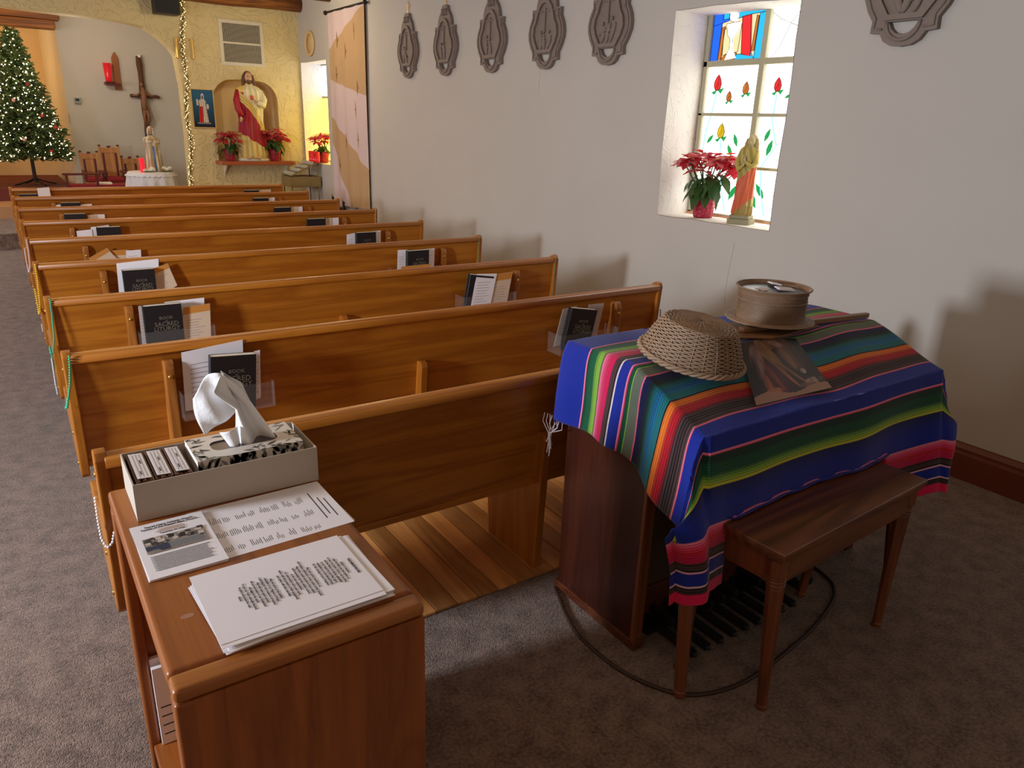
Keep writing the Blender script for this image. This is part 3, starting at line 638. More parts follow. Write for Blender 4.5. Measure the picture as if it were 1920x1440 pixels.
# three card bundles
brown_cov = mat('brown_printed_cover', (.16, .055, .03), .5, var=.6, bs=300)
for k, (xa, nm) in enumerate(((-.338, 'leftmost'), (-.300, 'middle'), (-.262, 'rightmost'))):
    th = thing('card_packet', 'bundle of brown cards with white label, %s of three in the tray' % nm, 'cards', (xa, -.410, ZT+.0045), group='bundles of cards in the cardboard tray')
    th.rotation_euler = (R(0), R(3), R(0))
    b = MB()
    for q in range(9):
        z0 = random.uniform(-.003, .003); b.box(q*.0040, q*.0040+.0034, random.uniform(0, .004), .160+random.uniform(0, .004), 0, .082+z0)
    b.build('cards', brown_cov, th)
    b = MB(); b.box(.004, .031, .012, .150, .0856, .0864); lab = b.build('paper_label', paper_w, th, bevel=0)
    b = MB()
    for q in range(3): b.box(.010+.007*q, .0105+.007*q, .018, .144, .0865, .0867)
    b.box(.013, .015, .03, .05, .0865, .0867); b.box(.020, .022, .09, .11, .0865, .0867); b.build('ruled_lines', ink, lab)
# tissue box
t = thing('tissue_box', 'leaf-patterned tissue box with a white tissue pulled up, in the tray', 'tissue box', (0, 0, ZT+.0045))
tp = mat('printed_card', (.74, .68, .62), .6)
tx0, tx1, ty0, ty1, th_ = -.208, .028, -.392, -.255, .094
def rrect(cx, cy, w, h, r, n=5):
    o = []
    for (sx, sy, a0) in ((1, 1, 0), (-1, 1, pi/2), (-1, -1, pi), (1, -1, 3*pi/2)):
        for k in range(n+1):
            a = a0+pi/2*k/n; o.append((cx+sx*(w/2-r)+r*cos(a), cy+sy*(h/2-r)+r*sin(a)))
    return o
b = MB(); hole = rrect((tx0+tx1)/2, (ty0+ty1)/2, .15, .058, .02)
b.prism([(tx0, ty0), (tx1, ty0), (tx1, ty1), (tx0, ty1)], 2, th_-.001, th_, holes=[list(reversed(hole))])
b.box(tx0, tx1, ty0, ty0+.001, 0, th_-.001); b.box(tx0, tx1, ty1-.001, ty1, 0, th_-.001); b.box(tx0, tx0+.001, ty0+.001, ty1-.001, 0, th_-.001); b.box(tx1-.001, tx1, ty0+.001, ty1-.001, 0, th_-.001); b.build('carton', tp, t)
b = MB(); b.prism(rrect((tx0+tx1)/2, (ty0+ty1)/2, .15, .058, .02), 2, th_-.004, th_-.0035); b.build('plastic_film', mat('grey_film', (.12, .09, .10), .3), t)
# leaf print: flat leaves on top and front face
cl = [mat('print_leaf_grey', (.24, .22, .23), .6), mat('print_leaf_dark', (.10, .09, .08), .6), mat('print_leaf_green', (.20, .21, .15), .6)]
b = MB(); rs = random.Random(3)
def pleaf(cx, cy, L_, wd, a, face):
    pts = []
    for s in (0, .2, .45, .7, 1): pts.append((s*L_, wd*sin(pi*s**.8)))
    pts += [(s*L_, -wd*sin(pi*s**.8)) for s in (.7, .45, .2)]
    out = []
    for px, py in pts:
        u = cx+px*cos(a)-py*sin(a); v = cy+px*sin(a)+py*cos(a)
        if face == 'top': out.append((min(max(u, tx0), tx1), min(max(v, ty0), ty1), th_+.0004))
        else: out.append((min(max(u, tx0), tx1), ty0-.0004, min(max(v, 0), th_)))
    b.add(out, [tuple(range(8))], rs.choice((0, 0, 1, 2)))
for k in range(150):
    u, v = rs.uniform(tx0, tx1), rs.uniform(ty0, ty1)
    if abs(u-(tx0+tx1)/2) < .095 and abs(v-(ty0+ty1)/2) < .048: continue
    pleaf(u, v, rs.uniform(.014, .036), rs.uniform(.002, .005), rs.uniform(0, 6.28), 'top')
for k in range(70): pleaf(rs.uniform(tx0, tx1), rs.uniform(.045, th_), rs.uniform(.02, .045), rs.uniform(.003, .006), rs.uniform(.8, 2.4), 'front')
b.build('leaf_print', cl, t)
# tissue: a folded sheet rising and flopping to the left
def tissue(u, v):
    # v along height path, u across
    path = [(-.065, .0), (-.072, .05), (-.085, .10), (-.115, .15), (-.125, .185)]
    s = v*4; i = min(int(s), 3); fr_ = s-i; cx = path[i][0]*(1-fr_)+path[i+1][0]*fr_; h = path[i][1]*(1-fr_)+path[i+1][1]*fr_
    wd = [.050, .034, .022, .036, .004]; w = wd[i]*(1-fr_)+wd[i+1]*fr_
    a = (u-.5)*2
    x = cx+a*w*1.0; y = -.325+.018*sin(a*5+v*5)*(1-.4*v)+.01*a
    return (x, y, th_-.008+h-.006*abs(a)*v)
b = MB(); b.grid(tissue, 26, 30)
def flap(u, v):   # drooping wing on the left
    a0 = Vector((-.122, -.33, .270)); a1 = Vector((-.088, -.325, .175))
    c0 = Vector((-.190, -.315, .215)); c1 = Vector((-.172, -.31, .120))
    p = (a0*(1-u)+c0*u)*(1-v)+(a1*(1-u)+c1*u)*v
    bul = sin(pi*u)*.016; p += Vector((-.006*sin(pi*v), -bul*sin(pi*v)*.8-.006*sin(u*9+v*4), .022*sin(pi*u)*(1-v)))
    return tuple(p)
b.grid(flap, 16, 18)
def flap2(u, v):  # small lower curl
    a0 = Vector((-.145, -.335, .130)); c0 = Vector((-.105, -.34, .140)); a1 = Vector((-.125, -.335, .090)); c1 = Vector((-.100, -.33, .090))
    p = (a0*(1-u)+c0*u)*(1-v)+(a1*(1-u)+c1*u)*v; return (p.x, p.y-.012*sin(pi*u), p.z)
b.grid(flap2, 8, 8)
o = b.build('tissue', tissue_m, t, smooth=True, loc=(0, 0, 0)); o.modifiers.new('solid', 'SOLIDIFY').thickness = .0008
# paper stack with the prayer
def rotpts(pts, cx, cy, a): return [(cx+(x-cx)*cos(a)-(y-cy)*sin(a), cy+(x-cx)*sin(a)+(y-cy)*cos(a)) for x, y in pts]
t = thing('paper_stack', 'untidy stack of printed prayer sheets on the front of the bookcase', 'papers', (0, 0, ZT))
rs = random.Random(5); z = .0005; PXC, PYC = -.148, -.818
sh = []
for k in range(16):
    a = rs.uniform(-.02, .03)+(.05 if k in (5, 9) else 0); dx = rs.uniform(-.008, .014); dy = rs.uniform(-.010, .006)
    if k == 15: a, dx, dy = 0.010, -.006, .004
    w, h = .286, .222
    p = rotpts([(PXC-w/2+dx, PYC-h/2+dy), (PXC+w/2+dx, PYC-h/2+dy), (PXC+w/2+dx, PYC+h/2+dy), (PXC-w/2+dx, PYC+h/2+dy)], PXC, PYC, a)
    b = MB(); b.prism(p, 2, z, z+.0006); b.build('sheet', paper_w, t); z += .0009
prayer = [["THE JUBILEE PRAYER"], ["Father in heaven,", "may the faith you have given us", "in your son, Jesus Christ, our brother,", "and the flame of charity enkindled", "in our hearts by the Holy Spirit,", "reawaken in us the blessed hope", "for the coming of your Kingdom."],
 ["May your grace transform us", "into tireless cultivators of the seeds of the Gospel.", "May those seeds transform from within", "both humanity and the whole cosmos", "in the sure expectation", "of a new heaven and a new earth,", "when, with the powers of Evil vanquished,", "your glory will shine eternally."],
 ["May the grace of the Jubilee", "reawaken in us, Pilgrims of Hope,", "a yearning for the treasures of heaven.", "May that same grace spread", "the joy and peace of our Redeemer", "throughout the earth.", "To you our God, eternally blessed,", "be glory and praise for ever.", "Amen."]]
ZP = z+.0004
xx = .025-.042
text(t, prayer[0][0], -.028, -.822, ZP, .0062, ink, rot=(0, 0, -pi/2+.01), bold=.0001)
xx = -.044
for blk in prayer[1:]:
    for ln in blk: text(t, ln, xx, -.820, ZP, .0062, ink, rot=(0, 0, -pi/2+.01)); xx -= .0079
    xx -= .0065
# folded bulletin
t = thing('bulletin', 'folded church bulletin with a sepia group photo on its cover', 'booklet', (-.290, -.553, ZT), .02)
for k in range(4): b = MB(); b.box(-.071, .071, -.110, .110, .0005+k*.0013, .0013+k*.0013); b.build('sheet', paper_w, t, rot=(0, 0, .006*(k-3)))
zz = .0062
text(t, "Sacred Heart Catholic Church", .002, .091, zz, .0076, ink, rot=(0, 0, 0), bold=.00015)
text(t, "Society of the Blessed Mary Church", .002, .082, zz, .0076, ink, rot=(0, 0, 0), bold=.00015)
text(t, "December 29, 2024", .002, .055, zz, .006, ink, rot=(0, 0, 0), bold=.0001)
b = MB()
for q in range(3): b.box(-.03+.004*q, .03-.003*q, .063+q*.005, .0645+q*.005, zz, zz+.0002)
b.build('orange_lines', mat('faded_orange_print', (.50, .28, .16), .9), t)
b = MB(); rs = random.Random(2)
b.box(-.058, .058, -.018, .045, zz, zz+.0002, 0, (.30, .25, .22))
b.box(-.045, .05, -.012, .010, zz+.0002, zz+.0004, 0, (.20, .20, .21))
for q in range(46):
    xx_, yy_ = rs.uniform(-.054, .054), rs.uniform(.012, .043); g = rs.choice((.03, .06, .12, .45, .6)); s = rs.uniform(.002, .006)
    b.box(xx_-s, xx_+s, yy_-s*1.3, yy_+s*.9, zz+.0005+q*1e-6, zz+.0006+q*1e-6, 0, (g, g*.85, g*.75))
for q in range(10):
    xx_ = rs.uniform(-.054, -.02); b.box(xx_-.004, xx_+.006, rs.uniform(-.016, .0), rs.uniform(.002, .012), zz+.0006+q*1e-6, zz+.0007+q*1e-6, 0, (.04, .05, .09))
b.build('cover_photo', vcol('print_ink', .7), t)
b = MB()
for q in range(9): b.box(-.056, .056-rs.uniform(0, .01), -.032-q*.0066, -.0300-q*.0066, zz, zz+.0002)
b.build('body_text', mat('dark_grey_print', (.16, .15, .16), .9), t)
# list sheet (two sheets)
t = thing('list_sheet', 'printed name list lying between the bulletin and the tray', 'papers', (0, 0, ZT))
for k, p in enumerate(([(-.259, -.652), (.052, -.640), (.043, -.424), (-.255, -.432)], [(-.250, -.655), (.049, -.644), (.046, -.422), (-.250, -.430)])):
    b = MB(); b.prism(p, 2, .0001+k*.0002, .00025+k*.0002); b.build('sheet', paper_w if k else paper_g, t)
b = MB(); rs = random.Random(9)
for col_ in range(8):
    for rw in range(3):
        n = rs.choice((4, 5, 6))
        for q in range(n):
            xa = -.215+col_*.026+q*.0038; ya_ = -.635+rw*.062+rs.uniform(0, .006)
            if xa > .0: continue
            b.box(xa, xa+.0010, ya_, ya_+rs.uniform(.012, .028), .00048, .0006)
for q, (l0, l1) in enumerate(((-.60, -.47), (-.585, -.50), (-.60, -.51))): b.box(.004+q*.012, .0065+q*.012, l0, l1, .00048, .0006)
b.build('print_lines', mat('darker_print', (.03, .03, .035), .9), t)
# pale scuff on the top
b = MB(); b.prism([(-.322+.010*cos(a)*1.2, -.80+.007*sin(a)) for a in [k*pi/5 for k in range(10)]], 2, ZT+.0001, ZT+.0003)
o = b.build('scuff', mat('pale_scuff', (.42, .20, .12), .6), bpy.data.objects['bookcase'])

# ================================================================ ORGAN
OX0, OX1 = 1.065, 2.33
t = thing('organ', 'dark wooden spinet organ under the striped blanket', 'organ')
side_p = [(-.105, .012), (-.515, .012), (-.515, .655), (-.60, .70), (-.70, .72), (-.712, .838), (-.42, .955), (-.105, .955)]
for x0 in (OX0, OX1-.035):
    b = MB(); b.prism(side_p, 0, x0, x0+.035); e = b.build('side_panel', walnut_z, t, bevel=.004)
    b = MB(); b.box(x0-.004, x0+.039, -.527, -.512, .02, .66); b.build('edge_strip', bench_z, e, bevel=.003)
    b = MB(); b.box(x0-.006, x0+.041, -.535, -.09, 0, .035); b.build('plinth', walnut_x, e, bevel=.004)
b = MB(); b.box(OX0, OX1, -.43, -.095, .955, .973); b.build('top_board', walnut_x, t, bevel=.004)
b = MB(); b.prism([(-.43, .956), (-.715, .842), (-.715, .822), (-.43, .936)], 0, OX0, OX1); b.build('fallboard', walnut_x, t, bevel=.003)
b = MB(); b.prism([(-.710, .82), (-.710, .71), (-.69, .69), (-.52, .66), (-.50, .80)], 0, OX0+.036, OX1-.036); b.build('key_bed', walnut_x, t, bevel=.004)
b = MB(); b.prism([(-.46, .165), (-.40, .165), (-.30, .66), (-.34, .66)], 0, OX0+.036, OX1-.036); b.build('knee_panel', mat('grille_cloth', (.085, .050, .022), .9, bump=.6, bs=260), t)
b = MB(); b.box(OX0+.036, OX1-.036, -.465, -.12, .155, .175); b.box(OX0+.036, OX1-.036, -.455, -.44, .02, .155); b.build('kick_board', walnut_x, t)
b = MB(); b.box(OX0+.036, OX1-.036, -.125, -.11, .03, .95); b.build('back_panel', walnut_x, t)
def leg_tube(b, p0, p1, r0, r1, n=8, rings=True):
    p0, p1 = Vector(p0), Vector(p1); d = (p1-p0); L_ = d.length
    def at(s): return p0+d*s
    seq = [(0, r0*1.25), (.10, r0*1.25), (.105, r0*1.05)]
    if rings:
        for k in range(3): s = .11+k*.022; seq += [(s, r0*.95), (s+.006, r0*1.08), (s+.014, r0*1.08), (s+.02, r0*.95)]
    seq += [(.19, r0), (.55, (r0+r1)/2), (.97, r1), (.975, r1*1.15), (1, r1*1.1)]
    b.tube([at(s) for s, _ in seq], [r for _, r in seq], n)
for xt, xb in ((1.105, 1.045), (2.235, 2.205)):
    b = MB(); leg_tube(b, (xt, -.675, .70), (xb, -.765, .0), .032, .018, 8, False); b.build('front_leg', bench_z, t)
for k in range(9):
    x = 1.185+k*.065
    b = MB(); b.box(x-.0125, x+.0125, -.69, -.45, .035, .055); b.ball((x, -.69, .045), (.0125, .012, .010), 10, 6); b.build('pedal', dark_m, t, bevel=0)
    if k not in (2, 6):
        b = MB(); b.box(x+.020, x+.044, -.56, -.45, .055, .085); b.build('sharp_pedal', dark_m, t, bevel=.004)
b = MB(); b.box(1.16, 1.76, -.50, -.455, .0, .034); b.build('pedal_frame', dark_m, t)
b = MB(); b.prism([(-.62, .012), (-.62, .045), (-.44, .15), (-.43, .012)], 0, 1.84, 1.93); b.build('expression_pedal', dark_m, t, bevel=.006)
# cord on the carpet
pts = [(1.05, -.11, .006), (1.02, -.18), (.985, -.26), (.955, -.36), (.948, -.46), (.955, -.57), (.985, -.67), (1.04, -.76), (1.12, -.81), (1.24, -.835), (1.38, -.832), (1.52, -.815), (1.68, -.79), (1.82, -.755), (1.93, -.715), (2.0, -.665), (2.03, -.61), (2.045, -.55), (2.04, -.50), (2.02, -.47)]
def smooth_pts(P, n=5):
    out = []
    P = [Vector((p[0], p[1], p[2] if len(p) > 2 else .006)) for p in P]
    for i in range(len(P)-1):
        a = P[max(i-1, 0)]; b_ = P[i]; c = P[i+1]; d = P[min(i+2, len(P)-1)]
        for k in range(n):
            s = k/n; out.append(.5*((2*b_)+(c-a)*s+(2*a-5*b_+4*c-d)*s*s+(3*b_-a-3*c+d)*s**3))
    out.append(P[-1]); return out
b = MB(); b.tube(smooth_pts(pts), .0065, 8); tag(b.build('power_cord', mat('brown_cord', (.045, .022, .014), .5), smooth=True), 'brown cord looping on the carpet around the organ pedals', 'cord')

# bench
th = atan2(-.914+.965, 2.005-1.165)
t = thing('organ_bench', 'dark wooden bench with ringed tapered legs before the organ', 'bench', (1.165, -.965, 0), th)
Lb, Wb = .842, .34
b = MB(); b.box(0, Lb, 0, Wb, .556, .575); b.build('seat', bench_x, t, bevel=.004)
b = MB(); b.box(.008, Lb-.008, .008, Wb-.008, .537, .5555); b.build('seat_moulding', bench_x, t, bevel=.005)
b = MB(); b.box(.03, Lb-.03, .02, .038, .455, .5365); b.build('front_apron', bench_x, t, bevel=.002)
b = MB(); b.box(.03, Lb-.03, Wb-.038, Wb-.02, .455, .5365); b.build('rear_apron', bench_x, t, bevel=.002)
for x0 in (.02, Lb-.038): b = MB(); b.box(x0, x0+.018, .04, Wb-.04, .455, .5365); b.build('side_apron', bench_z, t, bevel=.002)
for (xt, yt, xb, yb_) in ((.040, .042, .062, .026), (Lb-.045, .042, Lb-.085, .026), (.040, Wb-.042, -.015, Wb-.05), (Lb-.045, Wb-.042, Lb-.15, Wb-.05)):
    b = MB(); leg_tube(b, (xt, yt, .537), (xb, yb_, 0), .027, .016, 8); b.build('leg', bench_z, t)

# ---------------------------------------------------------------- serape
BLU = srgb(12, 38, 150); NAV = srgb(10, 20, 84); PNK = srgb(250, 70, 125); LPK = srgb(255, 150, 180); MAG = srgb(225, 20, 90); BLK = srgb(28, 22, 26); GRN = srgb(0, 95, 60); LIM = srgb(150, 205, 70); YEL = srgb(225, 215, 60)
GRY = srgb(110, 120, 105); TEA = srgb(20, 125, 135); SKY = srgb(20, 120, 190); ORG = srgb(250, 130, 40); RED = srgb(215, 25, 45); WHT = srgb(225, 215, 220); DGR = srgb(10, 55, 45); DRD = srgb(120, 20, 45)
def mixc(a, b, s): return tuple(x*(1-s)+y*s for x, y in zip(a, b))
def ramp(cols, s):
    s = max(0, min(.9999, s))*(len(cols)-1); i = int(s); return mixc(cols[i], cols[i+1], s-i)
BANDS = [(-.30, .108, [BLU, BLU, BLU]), (.108, .114, [LPK, PNK]), (.114, .180, [DGR, GRN, GRN, LIM, LIM]), (.180, .185, [BLK, BLK]), (.185, .236, [LPK, PNK, MAG, MAG]), (.236, .264, 'lines_dark'), (.264, .268, [WHT, WHT]),
 (.268, .308, [BLU, BLU]), (.308, .314, [LPK, MAG]), (.314, .330, [DGR, GRN]), (.330, .334, [LIM, LIM]), (.334, .368, [GRY, GRY]), (.368, .374, [PNK, LPK]), (.374, .482, [NAV, NAV, DGR, TEA, SKY, TEA, TEA]), (.482, .488, [BLK, BLK]),
 (.488, .545, [ORG, ORG, RED, RED, DRD]), (.545, .590, 'lines_dark'), (.590, .597, [LPK, RED]), (.597, .694, [BLU, BLU]), (.694, .701, [LPK, PNK]), (.701, .810, [DGR, DGR, GRN, GRN, LIM, YEL]), (.810, .932, [NAV, BLU, BLU]),
 (.932, 1.010, [LPK, PNK, RED, MAG, MAG]), (1.010, 1.040, 'lines_dark'), (1.040, 1.046, [WHT, LPK]), (1.046, 1.090, [BLU, BLU]), (1.090, 1.096, [LPK, WHT]), (1.096, 1.120, 'lines_dark'), (1.120, 1.30, [MAG, RED])]
def stripe(tv):
    for a, b_, c in BANDS:
        if tv < b_:
            s = (tv-a)/(b_-a); q = int(tv/.0045) % 2
            if c == 'lines_dark': return (BLK if int(tv/.0048) % 2 else srgb(84, 60, 62))
            cc = ramp(c, s)
            if len(c) > 3 and q: cc = tuple(x*.58 for x in cc)
            return cc
    return RED
EX0, EX1 = 1.058, 2.338; OV = .285      # organ ends, overhang
prof = [(0, -.10, .982), (.33, -.43, .984), (.712, -.792, .862)]      # t -> y,z
TB0, TF = -.10, .640
YF_, ZF_ = -.722, .866
def profile(tv):
    if tv <= .33: return (-.10-tv, .984+.004*sin(tv*9))
    if tv <= TF: s = (tv-.33)/(TF-.33); return (-.43-(-.43-YF_)*s, .984-(.984-ZF_)*s+.004*sin(s*6))
    return (YF_-.008, ZF_-(tv-TF))
TMAX = 1.158
def serape(u, v):
    s = (EX0-OV)+u*((EX1+OV)-(EX0-OV)); tv = TB0+v*(TMAX-TB0)
    tv += .006*sin(u*15)*(1 if 0 < tv < TF else .4)
    a = 0; sd = 0
    if s < EX0: a = EX0-s; sd = -1
    elif s > EX1: a = s-EX1; sd = 1
    bb = max(0, tv-TF); xe = EX0 if sd < 0 else EX1
    fold = lambda q: .5-.5*cos(min(1, max(0, q))*pi)
    if not a:
        y, z = profile(max(tv, 0))
        if bb > 0:
            m = min(s-EX0, EX1-s)
            edge = math.exp(-(m/.10)**2)
            y -= .004+.16*bb*edge+.012*bb*sin(s*20+2)+.008*sin(s*11)*min(1, bb*6)
            z = ZF_-bb*(1-.10*edge)
            if 1.19 < s < 2.06 and z < .586:      # the bench seat stops the cloth; the rest is tucked in behind
                ex = .586-z; z = .5845+.002*sin(s*40); y = y-.018+min(ex, .11)*.8
        else:
            z += .0025*sin(s*17+tv*11)+.002*sin(s*7-tv*23)
        if tv < 0: z = .982+tv*.9; y = -.088
        return (s, y, z)
    if bb <= 0:
        y, z = profile(max(tv, 0))
        ro = .022*(1-math.exp(-a/.03)); y += (.0 if tv > 0 else .01)
        wav = .012*sin(tv*26+1)*min(1, a*5)
        fl = max(0, (tv-.25)/(TF-.25))**2
        return (xe+sd*(ro+.05*a+wav+.22*a*fl), y-.10*a*fl, z-a*(.985-.06*fl)+(tv if tv < 0 else 0)*.5)
    w = min(1, bb/.30); w = w*w*(3-2*w); m_ = min(1, a/.12)
    x1 = .022*(1-math.exp(-a/.03))+.27*a; y1 = YF_-.10*a-.25*bb*m_; z1 = ZF_-.925*a-bb*.88
    x2 = .022*(1-math.exp(-a/.03))+.33*a-.010*sin(a*30); y2 = YF_-.008-.16*bb*(1-.6*m_)-.050*sin(pi*min(1, a/.2))*min(1, bb*3); z2 = ZF_-bb*.905-.10*a
    x2 += .05*m_*max(0, 1-abs(bb-.20)/.2)
    x = xe+sd*(x1*(1-w)+x2*w); y = y1*(1-w)+y2*w; z = z1*(1-w)+z2*w
    return (x, y, z)
b = MB(); b.grid(serape, 150, 430, colfn=lambda u, v: stripe(TB0+v*(TMAX-TB0)))
sm = vcol('woven_serape', .92, sheen=.15, bump=.3, bs=260)
t = thing('serape', 'blue striped woven blanket with rainbow bands draped over the organ', 'blanket')
o = b.build('cloth', sm, t, smooth=True); o.modifiers.new('solid', 'SOLIDIFY').thickness = -.003
b = MB(); rs = random.Random(4)
for k in range(9):
    y0 = -.02-.012*k; z0 = .70; x0 = 1.03+rs.uniform(-.006, .004)
    b.tube([(x0, y0, z0), (x0+rs.uniform(-.01, .01), y0+rs.uniform(-.01, .01), z0-.03), (x0+rs.uniform(-.012, .012), -.055+rs.uniform(-.012, .012), z0-.07), (x0+rs.uniform(-.01, .01), -.055+rs.uniform(-.01, .01), z0-rs.uniform(.09, .16))], .0018, 5)
b.build('fringe', mat('pale_fringe', (.62, .50, .48), .9), t)

# ---------------------------------------------------------------- things on the organ
def wick(name, c, c2):
    m = mat(name, c, .6, var=.5, bs=120); return m
wk = mat('willow_wicker', (.47, .31, .20), .55, var=.45, bs=160); wk2 = mat('brown_straw', (.33, .20, .12), .5, var=.4, bs=200)
t = thing('wicker_bowl', 'round wicker basket turned upside down on the striped blanket', 'basket', (1.285, -.435, .982), 0, rot=(R(10), 0, R(25)))
def weave(t, rads, zs, n, name='weave', m=wk, r=.0028, amp=.0035, per=40):
    b = MB()
    for j, (rr, z) in enumerate(zip(rads, zs)):
        pts = []
        for k in range(per*2+1):
            a = 2*pi*k/(per*2); q = rr+amp*(1 if (k+j) % 2 else -1); pts.append((q*cos(a), q*sin(a), z))
        b.tube(pts, r, 5, cap=False)
    return stuff(b.build(name, m, t, smooth=True))
rads = []; zs = []
for k in range(19): s = k/18; rads.append(.158-.045*s**1.3); zs.append(.022+.098*s)
weave(t, rads, zs, 19, 'woven_side', per=24, r=.0030)
rt = [.108-.0062*k for k in range(17)]; weave(t, rt, [.122+.006*(1-(q/.11)) for q in rt], 17, 'woven_base', per=12, r=.0029, amp=.0028)
b = MB()
for k in range(24):
    a = 2*pi*k/24; b.tube([(.165*cos(a), .165*sin(a), .012), (.140*cos(a), .140*sin(a), .075), (.112*cos(a), .112*sin(a), .121), (.06*cos(a), .06*sin(a), .1255), (.012*cos(a), .012*sin(a), .129)], .0022, 5)
b.build('stakes', wk, t, smooth=True)
b = MB()
for ph in (0, 2.1, 4.2):
    b.tube([((.168+.005*cos(a*14+ph))*cos(a), (.168+.005*cos(a*14+ph))*sin(a), .012+.006*sin(a*14+ph)) for a in [2*pi*k/140 for k in range(141)]], .0052, 6, cap=False)
b.build('braided_rim', wk, t, smooth=True)
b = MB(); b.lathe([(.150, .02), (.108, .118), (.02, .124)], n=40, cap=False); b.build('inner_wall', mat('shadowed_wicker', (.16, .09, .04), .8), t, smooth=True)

t = thing('wooden_paddle', 'flat wooden collection paddle with a long rounded handle on the blanket', 'paddle', (0, 0, 0))
a_, b_ = Vector((1.66, -.325)), Vector((2.325, -.408)); d_ = (b_-a_).normalized(); n_ = Vector((-d_.y, d_.x))
b = MB(); pts = []
for s, w in ((0, .014), (.05, .016), (.6, .014), (.655, .012), (.668, .006)): pts.append(a_+d_*s+n_*w)
for s, w in ((.668, -.006), (.655, -.012), (.6, -.014), (.05, -.016), (0, -.014)): pts.append(a_+d_*s+n_*w)
pw = wood('paddle_wood', (.30, .15, .06), (.18, .08, .03), 0, .5)
b.prism([(p.x, p.y) for p in pts], 2, .994, 1.012); b.build('handle', pw, t, bevel=.004, seg=2)
b = MB(); b.prism([(1.62, -.20), (1.60, -.37), (1.70, -.43), (2.02, -.40), (2.03, -.22)], 2, .990, .9935); b.build('board', pw, t)
t = thing('straw_basket', 'tall round brown straw basket with a flat brim and flared rim', 'basket', (1.845, -.30, 1.013)); t.scale = (1, 1, .78)
b = MB(); b.lathe([(.155, .004), (.130, .008), (.121, .014), (.119, .05), (.118, .10), (.120, .135), (.132, .158), (.134, .162), (.130, .162), (.117, .138), (.114, .10), (.114, .02), (0.0, .018)], n=48, cap=False); b.build('basket_body', wk2, t, smooth=1.0)
weave(t, [.1205]*15, [.018+.0075*k for k in range(15)], 15, 'woven_side', m=wk2, r=.0022, amp=.0022, per=36)
weave(t, [.158-.006*k for k in range(6)], [.008+.0005*k for k in range(6)], 6, 'brim', m=wk, r=.003, amp=.001, per=30)
b = MB()
for z, r in ((.104, .1225), (.137, .123), (.162, .133)): b.tube([(r*cos(a), r*sin(a), z) for a in [2*pi*k/60 for k in range(61)]], .0036, 6, cap=False)
b.build('rim_bands', wk2, t, smooth=True)
for k, (x, y, a) in enumerate(((1.80, -.29, .2), (1.87, -.33, -.4), (1.90, -.26, .9))):
    b = MB(); b.box(-.035, .035, -.018, .018, .0, .003); b.box(-.030, .030, -.015, .015, .0035, .0045)
    th_o = b.build('envelope', paper_w, None, loc=(x, y, 1.013+.116+.004*k), rot=(.12, .1, a)); tag(th_o, 'white envelope inside the tall straw basket, %s' % ('leftmost', 'nearest the camera', 'rearmost')[k], 'envelope', 'envelopes in the straw basket')
b = MB(); b.lathe([(.112, .02), (.112, .147), (0, .150)], n=30, cap=False); b.build('lining', mat('dark_plastic_lining', (.04, .04, .045), .3), t)
# printed picture
t = thing('printed_picture', 'brown print of figures in robes lying on the blanket', 'picture')
cor = [Vector((1.53, -.415)), Vector((1.80, -.455)), Vector((1.694, -.690)), Vector((1.323, -.682))]
def sheet(u, v):
    top = cor[0].lerp(cor[1], u); bot = cor[3].lerp(cor[2], u); p = top.lerp(bot, v)
    y = p.y; z = (.984 if y > -.43 else .984-.118*(-.43-y)/.292)+.013
    return (p.x, p.y, z+.003*sin(pi*v)*sin(u*5))
PE = [(.5, .30, .62, .30, 0, (52, 34, 30)), (.72, .26, .17, .30, .25, (98, 62, 46)), (.66, .34, .05, .26, .2, (130, 88, 62)), (.80, .30, .04, .24, .1, (60, 36, 30)), (.40, .28, .09, .30, .35, (165, 128, 78)), (.46, .40, .05, .22, .3, (120, 86, 50)), (.20, .36, .10, .26, -.1, (142, 112, 108)),
 (.16, .48, .03, .20, 0, (90, 60, 62)), (.40, .68, .16, .26, .15, (78, 26, 34)), (.33, .62, .035, .30, .3, (128, 52, 48)), (.23, .78, .045, .20, .1, (160, 88, 58)), (.52, .66, .022, .24, .45, (172, 108, 72)), (.62, .64, .022, .24, .55, (158, 98, 66)), (.42, .12, .22, .10, .3, (120, 82, 66)), (.60, .10, .12, .05, -.4, (150, 120, 108)), (.28, .88, .10, .06, 0, (175, 104, 70)),
 (.85, .80, .12, .05, .1, (178, 146, 128)), (.78, .62, .04, .05, 0, (180, 160, 150)), (.70, .86, .10, .04, 0, (120, 86, 70)), (.06, .60, .10, .5, 0, (30, 18, 18)), (.94, .45, .08, .5, 0, (34, 22, 20))]
def pic(u, v):
    c = srgb(38, 24, 22)
    for (cx, cy, rx, ry, ro, cc) in PE:
        dx, dy = u-cx, v-cy; px = dx*cos(ro)+dy*sin(ro)*-1; py = dx*sin(ro)+dy*cos(ro)
        d = (px/rx)**2+(py/ry)**2
        if d < 1.3: c = mixc(c, srgb(*cc), min(1, max(0, (1.3-d)/.6))*(.75+.25*sin(40*px+9*py)))
    if v > .90-.04*sin(u*9): c = mixc(c, srgb(165, 122, 96), .9)
    return c
b = MB(); b.grid(sheet, 90, 90, colfn=pic); b.build('print', vcol('picture_print', .35, spec=.5), t, smooth=True)

